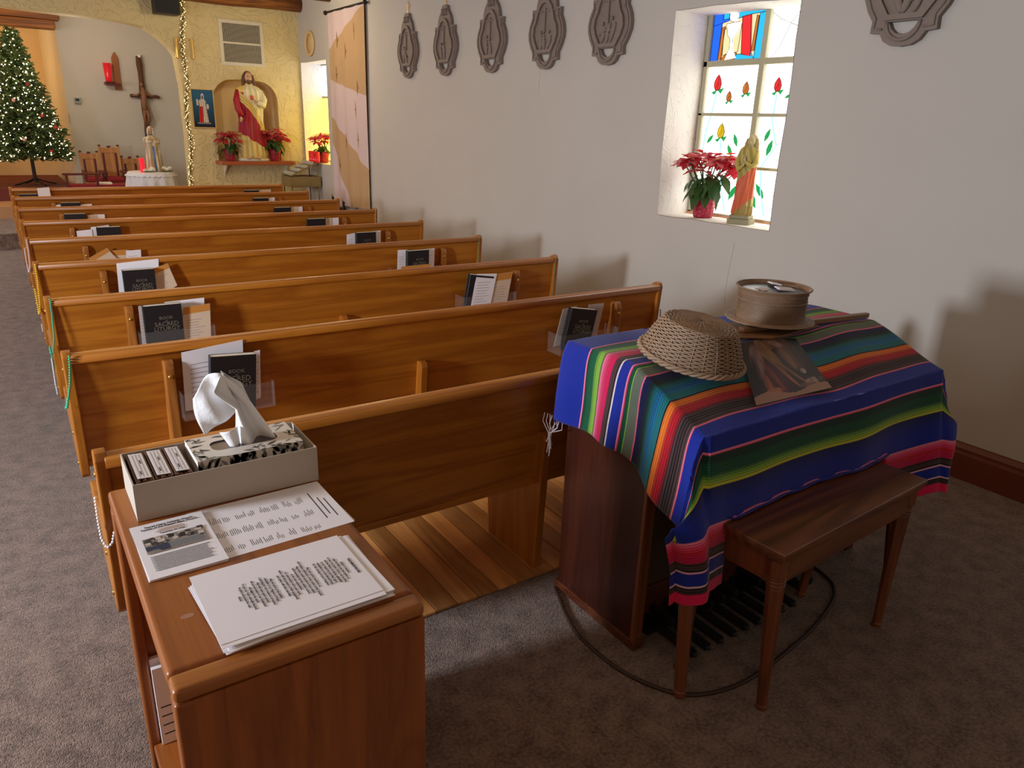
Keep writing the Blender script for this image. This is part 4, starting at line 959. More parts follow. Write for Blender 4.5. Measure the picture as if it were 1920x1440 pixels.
# ================================================================ STATIONS
half = [(0, 0), (.055, .006), (.095, .028), (.120, .065), (.175, .070), (.172, .125), (.208, .175), (.236, .235), (.240, .285), (.226, .34), (.200, .385), (.190, .40), (.192, .455), (.135, .458), (.128, .50), (.110, .545), (.085, .575), (.060, .60), (.050, .635), (.022, .645), (0, .648)]
def outl(h, s=1, c=(0, .27)):
    pts = [(c[0]+(x-c[0])*s, c[1]+(z-c[1])*s) for x, z in h]; return pts+[(-x, z) for x, z in reversed(pts[1:-1])]
hole_ = [(-.078, .118), (-.060, .085), (-.035, .064), (0, .056), (.035, .064), (.060, .085), (.078, .118)]
def station(label, yc, seed):
    t = thing('station_plaque', label, 'plaque', (WX-.002, yc, 2.112), 0, 'carved wall plaques in a row', rot=(0, 0, -pi/2))
    # local: x along wall (toward +Y is -x after rotation), y = outwards (into wall +)
    rs = random.Random(seed); Y = 1
    b = MB(); b.prism(outl(half), 1, -.032, -.0, holes=[hole_]); b.build('back_plate', plaque_m, t, bevel=0)
    big = [(0, .125), (.10, .125), (.118, .15), (.155, .20), (.178, .26), (.168, .32), (.135, .37), (.118, .42), (.09, .475), (.05, .515), (0, .528)]
    ring = [(x*.82, .31+(z-.31)*.86) for x, z in big]
    b = MB(); b.prism(outl(big), 1, -.052, -.032, holes=[list(reversed(outl(ring)))]); b.build('raised_rim', plaque_m, t)
    h2 = [(x*.90, .27+(z-.27)*.93) for x, z in half[:-4]]
    b = MB(); b.tube([(x, -.036, z) for x, z in outl([(x*1.0, z) for x, z in half if z > .06 and z < .46], .90)[:14]], .007, 6); b.tube([(-x, -.036, z) for x, z in outl([(x*1.0, z) for x, z in half if z > .06 and z < .46], .90)[:14]], .007, 6); b.build('edge_moulding', plaque_m, t, smooth=True)
    b = MB(); b.tube([(.088*cos(a), -.036, .118-.088*sin(a)) for a in [pi*k/12 for k in range(13)]], .010, 6); b.build('lower_loop', plaque_m, t, smooth=True)
    for k in range(rs.choice((2, 3))):
        x = -.055+.055*k+rs.uniform(-.01, .01); h = rs.uniform(.12, .17); b = MB()
        b.ball((x, -.036, .155+h*.4), (.022, .014, h*.45), 10, 8, rot=Matrix.Rotation(rs.uniform(-.4, .4), 3, 'Y')); b.ball((x+rs.uniform(-.01, .01), -.040, .165+h*.92), (.012, .012, .015), 8, 6)
        b.tube([(x, -.042, .15+h*.6), (x+rs.choice((-1, 1))*.035, -.048, .15+h*.45)], .006, 6); b.build('relief_figure', plaque_m, t, smooth=True)
    b = MB(); b.tube([(0, -.04, .28), (0, -.04, .46)], .006, 6); b.build('relief_cross', plaque_m, t)
    b = MB()
    for k in range(5): b.tube([(-.05+.025*k, -.034, .55), (-.04+.02*k, -.040, .61)], .008, 6)
    b.build('crown_lobes', plaque_m, t, smooth=True)
    b = MB(); b.box(-.003, .003, -.018, -.012, .648, .76); b.box(-.025, .025, -.018, -.012, .712, .718); b.build('finial_cross', brass, t)
    b = MB(); b.tube([(-.012, -.01, .60), (-.012, -.006, 1.14)], .0012, 4); b.tube([(.012, -.01, .60), (.012, -.006, 1.14)], .0012, 4); b.build('hanging_wire', brass, t)
    return t
for k, (yc, lb) in enumerate(((5.96, 'carved brown plaque nearest the banner, leftmost of the row'), (5.12, 'carved brown plaque, second from the left in the row'), (4.255, 'carved brown plaque, third from the left, two standing figures'),
    (3.415, 'carved brown plaque, fourth from the left, with a kneeling figure'), (2.625, 'carved brown plaque just left of the stained glass window'), (.345, 'carved brown plaque right of the window, cut off by the photo top'))): station(lb, yc, 20+k)

# ================================================================ BANNER
t = thing('banner', 'tall white and tan cloth banner with gold stars on the right wall', 'banner')
def ban_fn(u, v): return (WX-.045+.018*sin(u*21+.5*sin(v*5))*(.4+.6*v), 8.24-u*1.17+.015*v, 2.96-v*(2.38+.06*(1-u)*1))
def inpoly(p, poly):
    c = False; n = len(poly)
    for i in range(n):
        (x1, y1), (x2, y2) = poly[i], poly[(i+1) % n]
        if (y1 > p[1]) != (y2 > p[1]) and p[0] < (x2-x1)*(p[1]-y1)/(y2-y1)+x1: c = not c
    return c
T1 = [(.93, .01), (1.01, .01), (1.01, .43), (0, .33), (-.01, .18)]; T2 = [(0, .50), (1.01, .78), (1.01, 1.01), (.48, 1.01), (0, .62)]
T2 = [(0, .52), (1.01, .80), (1.01, 1.01), (.50, 1.01), (.0, .66)]
LAV = srgb(212, 190, 190); TAN = srgb(192, 158, 118)
b = MB(); b.grid(ban_fn, 110, 230, colfn=lambda u, v: TAN if inpoly((u, v), T1) or inpoly((u, v), T2) else LAV)
b.build('cloth', vcol('banner_cloth', .9), t, smooth=True)
gs = mat('gold_star_print', (.42, .25, .08), .6)
for (y, z) in ((7.37, 2.68), (7.93, 2.62), (7.65, 2.47), (7.98, 2.22), (7.30, 2.04), (7.42, 1.78), (7.79, 1.40), (7.33, 1.42), (7.97, 1.08)):
    b = MB(); u = (8.24-y)/1.17; v = (2.96-z)/2.40; x = ban_fn(u, v)[0]-.006
    pts = []
    for k in range(8):
        a = k*pi/4; r = (.075 if k % 4 == 2 or k % 4 == 0 and False else (.045 if k % 2 == 0 else .014)); r = .095 if k in (2, 6) else r; pts.append((y+r*cos(a), z+r*sin(a)))
    b.prism(pts, 0, x-.001, x+.001); b.build('star', gs, t)
b = MB(); b.tube([(WX-.045, 8.31, 2.965), (WX-.045, 7.02, 2.965)], .013, 10); b.ball((WX-.045, 8.31, 2.965), .028, 10, 8); b.ball((WX-.045, 7.02, 2.965), .028, 10, 8)
b.tube([(WX-.045, 8.1, 2.965), (WX, 8.1, 2.965)], .006, 6); b.tube([(WX-.045, 7.2, 2.965), (WX, 7.2, 2.965)], .006, 6); b.build('rod', iron, t, smooth=True)
# round plaque
t = thing('round_plaque', 'pale round relief plaque above the small window', 'plaque', (WX, 9.04, 2.645))
b = MB(); b.tube([(-.018, .155*cos(a), .145*sin(a)) for a in [2*pi*k/32 for k in range(33)]], .02, 8, cap=False); b.prism([(.15*cos(a), .14*sin(a)) for a in [2*pi*k/32 for k in range(32)]], 0, -.012, -.001); b.build('disc', niche_m, t, smooth=1.0)
b = MB(); b.tube([(-.016, -.04, -.07), (-.016, 0, .07), (-.016, .04, -.07)], .007, 6); b.tube([(-.016, -.025, -.02), (-.016, .025, -.02)], .006, 6); b.build('relief_letter', niche_m, t)

# ================================================================ FRONT WALL THINGS
# vent grille
t = thing('vent_grille', 'large white return air grille on the yellow-lit front wall', 'vent', (2.67, FY, 2.61))
vw = mat('cream_enamel', (.72, .66, .50), .5); b = MB(); w, h = .30, .292
b.box(-w, w, -.015, 0, h-.045, h); b.box(-w, w, -.015, 0, -h, -h+.045); b.box(-w, -w+.045, -.015, 0, -h+.045, h-.045); b.box(w-.045, w, -.015, 0, -h+.045, h-.045); b.box(-w+.045, w-.045, -.013, 0, -.012, .012); b.build('frame', vw, t, bevel=.003)
b = MB(); b.box(-w+.045, w-.045, -.001, 0, -h+.045, h-.045); b.build('dark_backing', mat('duct_dark', (.035, .025, .015), .9), t)
for k in range(34):
    x = -w+.052+k*.0149; b = MB() if k == 0 else None
    if k == 0: b.box(-.0019, .0019, -.011, -.002, -h+.045, h-.045); s0 = b.build('slat', vw, t, loc=(x, 0, 0))
    else: o = s0.copy(); COL.objects.link(o); o.parent = t; o.location = (x, 0, 0)
# holy picture (plain generic devotional figure)
t = thing('framed_picture', 'framed picture of a robed figure on blue, left of the niche', 'picture', (2.07, FY, 1.735))
b = MB(); w, h = .153, .258; b.box(-w, w, -.02, 0, h-.014, h); b.box(-w, w, -.02, 0, -h, -h+.014); b.box(-w, -w+.014, -.02, 0, -h+.014, h-.014); b.box(w-.014, w, -.02, 0, -h+.014, h-.014); b.build('frame', gold_m, t, bevel=.003)
def hp(u, v):
    x = (u-.5)*2; 
    if v < .09 or abs(x) > .99: return srgb(12, 26, 50)
    if hypot(x*.62, (v-.80)*1.0) < .055: return srgb(120, 80, 55)
    if hypot(x*.62, (v-.81)*1.0) < .095: return srgb(200, 215, 225)
    wd = .20+.30*(1-v)**1.2 if v < .66 else .34*max(0, 1-((v-.66)/.10)**2)**.5
    if .13 < v < .76 and abs(x+.04) < wd:
        if x < -.04+.10*(v-.3) and v < .56: return mixc(srgb(150, 20, 20), srgb(215, 50, 35), .5+.5*sin(x*30))
        return mixc(srgb(165, 155, 135), srgb(228, 222, 205), .5+.5*sin(x*34+v*6))
    if hypot((x+.52)*.62, v-.70) < .055 or (abs(x+.50) < .09 and .58 < v < .70): return srgb(205, 195, 175)
    if hypot((x-.42)*.62, v-.56) < .075: return srgb(200, 190, 170)
    if .085 < v < .13 and abs(x+.02) < .62 and sin(x*60) > -.2: return srgb(170, 170, 165)
    return mixc(srgb(12, 25, 45), srgb(35, 95, 130), min(1, v*1.2))
b = MB(); b.grid(lambda u, v: (-w+.012+u*(2*w-.024), -.006, -h+.012+v*(2*h-.024)), 70, 120, colfn=hp); b.build('image', vcol('picture_ink', .4), t)
# niche shelf
t = thing('niche_shelf', 'red-brown wooden shelf under the niche', 'shelf')
b = MB(); b.prism([(2.165, FY-.001), (2.165, FY-.20), (2.20, FY-.24), (3.22, FY-.24), (3.265, FY-.20), (3.265, FY-.001)], 2, .995, 1.045); b.build('board', mat('red_brown_wood', (.42, .10, .03), .45, var=.2), t, bevel=.004)
for x in (2.28, 3.16): b = MB(); b.prism([(FY-.001, .80), (FY-.001, .994), (FY-.18, .994), (FY-.03, .86)], 0, x-.008, x+.008); b.build('bracket', vw, t)

# ---- robed statue builder
def robed(t, H, colfn, lean_=0, tw=.25, dp=.17, folds=9, name='figure', seed=0, mt=None):
    """continuous robed body: rings from hem to neck; then head, hair, hands"""
    key = [(0, .92, .95), (.04, .98, 1), (.15, .92, .95), (.30, .84, .88), (.45, .80, .82), (.55, .82, .84), (.65, .92, .90), (.74, .98, .92), (.80, .93, .82), (.835, .66, .62), (.86, .34, .42), (.88, .26, .36)]
    def kr(v):
        for (a, b1, c1), (d, b2, c2) in zip(key[:-1], key[1:]):
            if v <= d: s = (v-a)/(d-a); return b1+(b2-b1)*s, c1+(c2-c1)*s
        return key[-1][1:]
    def fn(u, v):
        vv = v*.88; kx, ky = kr(vv); a = 2*pi*u
        rip = 1+(.075*cos(folds*a+5*vv+1.2*sin(3*vv+seed))+.045*cos(2*folds*a-11*vv+seed))*min(1, (.84-vv)*3)*(1 if vv < .82 else 0)
        return (tw*kx*cos(a)*rip+lean_*vv*H*.1, dp*ky*sin(a)*rip, vv*H)
    b = MB(); b.grid(fn, 120, 130, colfn=colfn); return b.build(name, mt, t, smooth=True)
statue_p = vcol('painted_plaster', .5)
def head(t, H, hx, hair_l=.16, veil=None, beard=True, s=1.0, skin=skin_m, hm=hair_m):
    hz = .935*H; r = .055*H*s
    b = MB(); b.ball((hx, -.01*H, hz), (r*.78, r*.9, r*1.12), 20, 14); b.ball((hx, -.01*H-r*.93, hz-.12*r), (r*.13, r*.22, r*.28), 10, 8)
    b.tube([(hx, 0, hz-.12*H*.9), (hx, 0, hz-.03*H)], r*.5, 12)
    b.ball((hx-r*.3, -.01*H-r*.82, hz+.15*r), (r*.13, r*.08, r*.08), 8, 6); b.ball((hx+r*.3, -.01*H-r*.82, hz+.15*r), (r*.13, r*.08, r*.08), 8, 6); b.ball((hx, -.01*H-r*.86, hz-.52*r), (r*.2, r*.07, r*.06), 8, 6)
    b.build('head', skin, t, smooth=True)
    b = MB()
    for sd in (-1, 1): b.ball((hx+sd*r*.30, -.01*H-r*.885, hz+.12*r), (r*.10, r*.05, r*.045), 8, 6); b.tube([(hx+sd*r*.15, -.01*H-r*.90, hz+.27*r), (hx+sd*r*.45, -.01*H-r*.80, hz+.27*r)], r*.035, 6)
    b.build('eyes', hm, t, smooth=True)
    b = MB(); m = hm if veil is None else veil
    b.ball((hx, .02*H*.6, hz+.18*r), (r*.98, r*1.02, r*1.15), 20, 14)
    for sd in (-1, 1):
        b.tube([(hx+sd*r*.75, -.002*H, hz+.5*r), (hx+sd*r*.98, -.006*H, hz-.4*r), (hx+sd*r*1.05, -.01*H, hz-1.3*r), (hx+sd*r*1.1, -.02*H, hz-hair_l*H)], [r*.35, r*.42, r*.42, r*.2], 10)
    b.ball((hx, .03*H, hz-.9*r), (r*1.05, r*.7, r*1.4), 16, 10)
    b.build('hair' if veil is None else 'veil', m, t, smooth=True)
    if beard:
        b = MB(); b.ball((hx, -.01*H-r*.55, hz-.85*r), (r*.55, r*.42, r*.55), 12, 8); b.build('beard', hm, t, smooth=True)
def hand(t, p, d, s, m=skin_m, name='hand'):
    """palm and five tapering fingers pointing along d"""
    p = Vector(p); d = Vector(d).normalized(); sidev = d.cross(Vector((0, -1, .01))).normalized(); b = MB()
    b.ball(p+d*s*.25, (s*.2, s*.12, s*.3), 10, 8, rot=d.to_track_quat('Z', 'Y').to_matrix())
    for k in range(4): o = p+d*s*.45+sidev*s*(-.15+.1*k); L_ = s*(.38, .45, .42, .32)[k]; b.tube([o, o+d*L_*.5, o+d*L_*.9+Vector((0, -.1*s, 0))], [s*.05, s*.045, s*.03], 6)
    o = p+d*s*.15-sidev*s*.2; b.tube([o, o-sidev*s*.12+d*s*.15, o-sidev*s*.12+d*s*.3], [s*.055, s*.05, s*.035], 6)
    return b.build(name, m, t, smooth=True)
# Sacred-heart style statue in the niche
H = 1.15; GLD = srgb(225, 195, 105); CRD = srgb(165, 25, 45); CRE = srgb(235, 225, 180)
def c_sh(u, v):
    a = (u*2*pi) % (2*pi); x = cos(a); front = sin(a) < .15; z = v*.88
    fold = .86+.14*cos(16*a+5*z)
    if z < .205-.10*x+.01*cos(9*a): return tuple(c*fold for c in srgb(222, 196, 118))
    line = .585-.21*x-.05*x*x
    if front and abs(z-line) < .060: return tuple(c*(.80+.20*cos((z-line)*150)) for c in GLD)
    if z > line and front and x > -.5: return tuple(c*fold for c in CRE)
    if z > .77: return CRE if x > -.2 else GLD
    return tuple(c*fold for c in CRD)
t = thing('statue', 'tall statue in red and gold robes standing in the yellow niche', 'statue', (2.68, FY-.115, 1.046))
b = MB(); b.lathe([(.20, 0), (.205, .02), (.19, .035), (.185, .04)], n=24, sx=1.12, sy=.62); b.build('base', mat('painted_stone', (.66, .60, .48), .7, bump=.4, bs=60), t, smooth=1.0)
fig = robed(t, H*1.0, c_sh, 0, .205, .125, 8, 'robe', 1, statue_p); fig.location.z = .038
bpy.context.view_layer.update()
hd = bpy.data.objects.new('head_group', None)
head(t, 1.20, 0.0, .15)
b = MB()
b.tube([(-.15, -.02, .95), (-.19, -.04, .82), (-.185, -.08, .70), (-.155, -.12, .61)], [.038, .046, .044, .030], 12, col=CRD)
b.tube([(.15, -.02, .95), (.19, -.05, .83), (.155, -.11, .76), (.07, -.15, .80)], [.038, .046, .044, .028], 12, col=CRE); b.build('sleeves', statue_p, t, smooth=True)
hand(t, (-.168, -.128, .60), (-.1, -.15, -1), .085); hand(t, (.07, -.155, .80), (-1, -.1, .45), .085)
b = MB(); b.ball((.0, -.135, .86), (.028, .02, .03), 12, 8); b.build('heart_emblem', mat('heart_red', (.6, .1, .06), .4), t, smooth=True)
b = MB(); b.ball((-.10, -.13, .05), (.03, .05, .02), 10, 8); b.ball((.04, -.13, .05), (.03, .05, .02), 10, 8); b.build('feet', skin_m, t, smooth=True)

# ---- poinsettia builder
def leaf_mesh(name, L_, Wd, m, cup=.15):
    b = MB(); st = [(0, .12), (.25, .75), (.5, 1), (.75, .6), (1, .0)]; vs = []
    for s, w in st: x = s*L_; dz = -cup*L_*s*s; vs += [(x, -Wd*w/2, dz), (x, 0, dz-.08*Wd), (x, Wd*w/2, dz)]
    fs = []
    for k in range(4):
        a = k*3; fs += [(a, a+1, a+4, a+3), (a+1, a+2, a+5, a+4)]
    b.add(vs, fs); o = b.build(name, m, None, smooth=True); me = o.data; bpy.data.objects.remove(o); return me
BR = leaf_mesh('bract', .125, .068, bract_m, .35); LF = leaf_mesh('leaf', .13, .07, leaf_m, .5); BR2 = leaf_mesh('bract_small', .075, .045, bract_m, .2)
def poinsettia(label, loc, s=1.0, seed=1, heads=7, spread=.19, nleaf=20, hgt=.40, rz=0):
    rs = random.Random(seed); t = thing('poinsettia', label, 'plant', loc, rz, 'potted red poinsettias')
    t.scale = (s, s, s)
    b = MB(); b.lathe([(.062, 0), (.066, .01), (.085, .14), (.098, .165), (.092, .163), (.08, .14), (.02, .13)], n=36, rip=.035, rn=12); b.build('foil_pot', foil, t, smooth=True)
    b = MB()
    tops = []
    for k in range(heads):
        a = 2*pi*k/heads*1.0+rs.uniform(-.3, .3); r = spread*(0.25 if k == 0 else rs.uniform(.55, 1)); z = hgt+rs.uniform(-.06, .04)-(r*.35)
        p = Vector((r*cos(a), r*sin(a), z)); tops.append(p); b.tube([(0, 0, .13), (p.x*.4, p.y*.4, z*.6), tuple(p)], [.006, .005, .004], 6)
    b.build('stems', leaf_m, t)
    def put(me, name, p, az, el, sc):
        o = bpy.data.objects.new(name, me); COL.objects.link(o); o.parent = t; o.location = p
        o.rotation_euler = (rs.uniform(-.3, .3), -el, az); o.scale = (sc, sc, sc)
    for p in tops:
        a0 = rs.uniform(0, 6.28)
        for q in range(7): put(BR, 'bract', p, a0+q*2*pi/7+rs.uniform(-.15, .15), rs.uniform(-.35, .30), rs.uniform(.75, 1.1))
        for q in range(4): put(BR2, 'bract', p+Vector((0, 0, .01)), a0+.4+q*pi/2, rs.uniform(.1, .6), rs.uniform(.8, 1))
    for q in range(nleaf):
        a = rs.uniform(0, 6.28); r = rs.uniform(.03, .11); put(LF, 'leaf', Vector((r*cos(a), r*sin(a), rs.uniform(.17, hgt-.13))), a+rs.uniform(-.4, .4), rs.uniform(-.9, .1), rs.uniform(.8, 1.2))
    b = MB()
    for p in tops:
        for q in range(5): b.ball(p+Vector((rs.uniform(-.01, .01), rs.uniform(-.01, .01), .014)), .005, 6, 4)
    b.build('yellow_centres', mat('cyathia', (.7, .5, .05), .6), t)
    return t
poinsettia('red poinsettia in foil pot on the stained glass window sill', (WX+.15, 1.68, 1.096), 1.0, 3, 14, .20, 36, .43)
poinsettia('red poinsettia left of the statue on the niche shelf', (2.345, FY-.13, 1.046), .92, 5, 9, .16, 18, .41)
poinsettia('red poinsettia right of the statue on the niche shelf', (2.985, FY-.13, 1.046), .98, 8, 10, .18, 22, .43)
poinsettia('red poinsettia inside the small coloured window', (WX+.10, 9.02, 1.046), .95, 12, 8, .17, 14, .42)
# small statue on the sill
t = thing('statuette', 'small painted statue in orange and gold robes on the window sill', 'statue', (WX+.13, 1.325, 1.095), 0, rot=(0, 0, -pi/2+.35))
b = MB(); b.box(-.075, .075, -.06, .06, 0, .035); b.box(-.065, .065, -.052, .052, .035, .06); b.build('base', mat('olive_base', (.30, .26, .14), .6, var=.3, bs=120), t, bevel=.005)
def c_st(u, v):
    a = u*2*pi; x = cos(a); z = v*.88; front = sin(a) < .2
    if front and .10+.12*x < z < .50+.10*x: return srgb(205, 95, 55)
    if z < .12: return srgb(150, 125, 60)
    return srgb(185, 165, 85) if sin(a*9+z*20) > -.2 else srgb(150, 135, 70)
fig = robed(t, .52, c_st, 0, .068, .055, 7, 'robe', 2, statue_p); fig.location.z = .058
head(t, .56, .01, .10, skin=mat('yellowed_skin', (.55, .45, .22), .5), hm=mat('ochre_hair', (.40, .32, .14), .6), s=1.1)
b = MB(); b.tube([(-.048, -.01, .46), (-.062, -.03, .39), (-.04, -.055, .35), (-.01, -.066, .38)], [.016, .020, .017, .010], 10, col=srgb(185, 165, 85)); b.tube([(.048, -.01, .46), (.060, -.03, .39), (.04, -.055, .37), (.0, -.066, .40)], [.016, .020, .017, .010], 10, col=srgb(185, 165, 85)); b.build('sleeves', statue_p, t, smooth=True)
hand(t, (-.01, -.07, .37), (.3, -.1, 1), .045, bpy.data.materials['yellowed_skin']); hand(t, (.0, -.07, .40), (-.2, -.1, 1), .045, bpy.data.materials['yellowed_skin'])
# ---------------------------------------------------------------- votive rack
t = thing('votive_rack', 'metal votive stand of small glass cups under the small window', 'candle stand')
rk = mat('bronze_metal', (.22, .16, .07), .4, .5)
for (x, y) in ((3.03, 8.85), (3.03, 9.22), (3.42, 8.85), (3.42, 9.22)): b = MB(); b.tube([(x, y, 0), (x, y, .86 if x < 3.2 else 1.05)], .010, 8); b.build('leg', rk, t, smooth=True)
b = MB(); b.box(3.0, 3.45, 8.83, 8.84, .72, .86); b.box(3.0, 3.45, 9.23, 9.24, .72, .86); b.box(3.0, 3.01, 8.84, 9.23, .72, .86); b.box(3.44, 3.45, 8.84, 9.23, .72, .86); b.box(3.01, 3.44, 8.84, 9.23, .715, .72); b.build('sand_trough', mat('trough_brass', (.30, .22, .09), .5, .3), t)
b = MB(); b.tube([(3.0, 8.82, .87), (3.42, 8.82, 1.06)], .006, 6); b.tube([(3.0, 9.24, .87), (3.42, 9.24, 1.06)], .006, 6); b.build('side_rail', rk, t)
cupm = mat('clear_cup_glass', (.62, .60, .50), .1, alpha=.38, spec=.8)
cup = None
for k in range(4):
    x = 3.05+k*.095; z = .875+k*.048
    b = MB(); b.box(x-.03, x+.03, 8.83, 9.23, z-.006, z-.001); b.build('tier', rk, t)
    for q in range(6):
        lb = 'clear votive cup, %s tier of the stand, %s from the camera' % (('lowest', 'second', 'third', 'upper')[k], ('first', 'second', 'third', 'fourth', 'fifth', 'sixth')[q])
        if cup is None:
            b = MB(); b.lathe([(.017, 0), (.027, .006), (.029, .05), (.026, .05), (.022, .010)], n=12); cup = b.build('votive_cup', cupm, None, smooth=True); o = cup
        else: o = cup.copy(); COL.objects.link(o)
        o.location = (x, 8.865+q*.066, z); tag(o, lb, 'votive', 'clear votive cups on the stand')
for q in range(5):
    b = MB(); b.lathe([(.026, 0), (.028, .01), (.028, .15), (.025, .15), (.024, .02)], n=12); o = b.build('candle_glass', red_glass, None, smooth=True, loc=(3.432, 8.86+q*.075, 1.055)); tag(o, 'tall red candle on the votive stand, %s from the right' % ('first', 'second', 'third', 'fourth', 'fifth')[q], 'candle', 'tall red candles in a row')
b = MB(); b.box(3.395, 3.47, 8.82, 9.23, 1.048, 1.054); b.build('tier', rk, t)
# nativity figures by the banner, on a low stand
t = thing('low_stand', 'low dark stand behind the pews under the banner', 'table', (3.27, 7.75, 0)); b = MB(); b.box(-.16, .16, -.45, .35, .40, .425)
b.build('top', walnut_x, t)
for (x, y) in ((-.14, -.42), (.14, -.42), (-.14, .32), (.14, .32)): b = MB(); b.box(x-.015, x+.015, y-.015, y+.015, 0, .40); b.build('leg', walnut_z, t)
for k, (y, h, lb) in enumerate(((7.98, .25, 'dark pointed figurine below the banner, tallest'), (7.72, .13, 'dark small crouching figurine below the banner'), (7.60, .22, 'dark slim figurine below the banner, right of the others'), (7.42, .09, 'tiny dark figurine at the right under the banner'))):
    t = thing('figurine', lb, 'figurine', (3.30, y, .426)); b = MB(); b.lathe([(.05, 0), (.045, h*.3), (.022, h*.6), (.014, h*.72), (.012, h*.78)], n=14, rip=.1, rn=5); b.build('robe', iron, t, smooth=True)
    b = MB(); b.ball((0, 0, h*.86), (.016, .016, h*.10), 10, 8); b.tube([(0, .03, h*.2), (0, .035, h*1.05)], .004, 6); b.build('head', iron, t, smooth=True)
# speaker under the header, brass brackets
t = thing('loudspeaker', 'black hanging box speaker above the arch beside the garland', 'speaker', (1.69, FY-.19, 2.865)); b = MB(); b.box(-.15, .15, -.12, .12, 0, .215); b.build('cabinet_box', dark_m, t, bevel=.01)
b = MB(); b.box(-.135, .135, -.126, -.121, .012, .203); b.build('front_grille', mat('grille_black', (.02, .02, .02), .8, bump=.4, bs=300), t); b = MB(); b.tube([(0, .05, .21), (0, .12, .36)], .012, 8); b.build('mount_arm', iron, t)
for k, (x, lb) in enumerate(((1.80, 'brass wall fitting left of the garland'), (2.0, 'brass wall fitting right of the garland'))):
    t = thing('wall_fitting', lb, 'fitting', (x, FY, 2.49)); b = MB(); b.box(-.022, .022, -.03, -.001, -.13, .13); b.build('plate', gold_m, t, bevel=.006); b = MB(); b.tube([(0, -.045, -.12), (0, -.045, .12)], .010, 8); b.build('bar', brass, t)

# ---------------------------------------------------------------- garland with lights
def emis(name, c, s): m, nt, b = base(name); b.inputs['Base Color'].default_value = tuple(c)+(1,); b.inputs['Emission Color'].default_value = tuple(c)+(1,); b.inputs['Emission Strength'].default_value = s; return m
bulb_m = emis('warm_bulb', (1, .72, .36), 5); bulb_w = emis('warm_white_bulb', (1, .76, .50), 9)
t = thing('lit_garland', 'gold tinsel garland with tiny lights hanging down the arch edge', 'garland')
rs = random.Random(6); b = MB(); c = MB(); core = []
for k in range(420):
    s = k/419; z = 3.12-s*2.5; x = 1.905-.10*s+.02*sin(s*19); y = FY-.06
    if k % 20 == 0: core.append((x, y, z))
    for q in range(9):
        a = rs.uniform(0, 6.28); el = rs.uniform(-.9, .9); L_ = rs.uniform(.02, .055)*(1.25 if abs(s-.6) < .03 else 1); d = Vector((cos(a)*cos(el), sin(a)*cos(el)*.7, sin(el))); p = Vector((x, y, z)); w = Vector((-sin(a), cos(a), 0))*.004
        b.add([p-w, p+w, p+d*L_+w*.3, p+d*L_-w*.3], [(0, 1, 2, 3)], rs.choice((0, 0, 1)))
    if k % 2 == 0: c.ball((x+rs.uniform(-.035, .035), y-rs.uniform(.0, .035), z), .0042, 5, 4)
stuff(b.build('tinsel', [gold_m, mat('olive_tinsel', (.16, .15, .05), .5)], t)); stuff(c.build('light_bulbs', bulb_m, t)); b = MB(); b.tube(core, .008, 6); b.build('wire_core', leaf_m, t)
for p in ((1.86, 1.1), ): pass

# ================================================================ SANCTUARY THINGS
# Christmas tree
TX, TY, TZ, TH = .02, 11.95, .541, 2.16
t = thing('christmas_tree', 'lit green Christmas tree with white lights at the left edge', 'tree', (TX, TY, TZ))
b = MB(); b.tube([(0, 0, .04), (0, 0, TH*.97)], [.028, .006], 8); b.build('trunk', mat('dark_trunk', (.04, .03, .02), .8), t)
b = MB()
for k in range(4): a = k*pi/2+.4; b.tube([(0, 0, .10), (.13*cos(a), .13*sin(a), .05), (.30*cos(a), .30*sin(a), .010)], .012, 6)
b.build('stand', dark_m, t)
rs = random.Random(8); nd = MB(); lt = MB(); bm_ = []
tree_m = [mat('needle_green', (.10, .17, .045), .7), mat('needle_dark', (.05, .09, .028), .7), mat('needle_light', (.20, .25, .07), .7)]
def rad(z): s = (z-.34)/(TH-.34); return .60*(1-s)**.88+.015
nb = 0
brm = MB()
for k in range(330):
    z = .36+(TH-.40)*(k/330)**1.05; a = k*2.399; r = rad(z)*rs.uniform(.78, 1.06); d = Vector((cos(a), sin(a), rs.uniform(-.18, .10))); up = Vector((0, 0, 1))
    p0 = Vector((0, 0, z+.06)); p1 = p0+d*r; brm.tube([p0, p1], .004, 4)
    for q in range(int(10+34*r/.6)):
        s = rs.uniform(.2, 1)**.7; p = p0.lerp(p1, s)+Vector((0, 0, rs.uniform(-.05, .05))); aa = a+rs.uniform(-1.3, 1.3); el = rs.uniform(-.5, .7); L_ = rs.uniform(.05, .10); dd = Vector((cos(aa)*cos(el), sin(aa)*cos(el), sin(el))); sdv = dd.cross(up).normalized()*.013
        nd.add([p-sdv, p+sdv, p+dd*L_+sdv*.5, p+dd*L_-sdv*.5], [(0, 1, 2, 3)], rs.choice((0, 0, 1, 2)))
        if rs.random() < .5: s2 = dd.cross(sdv).normalized()*.013; nd.add([p-s2, p+s2, p+dd*L_+s2*.5, p+dd*L_-s2*.5], [(0, 1, 2, 3)], rs.choice((0, 1)))
    for q in range(3 if k < 250 else 1):
        s = rs.uniform(.72, 1.04); p = p0.lerp(p1, s)+Vector((rs.uniform(-.03, .03), rs.uniform(-.03, .03), rs.uniform(-.02, .03))); lt.ball(p, rs.choice((.0055, .007, .0095)), 5, 4)
stuff(nd.build('needles', tree_m, t)); stuff(lt.build('light_bulbs', bulb_w, t)); brm.build('branches', bpy.data.materials['dark_trunk'], t)
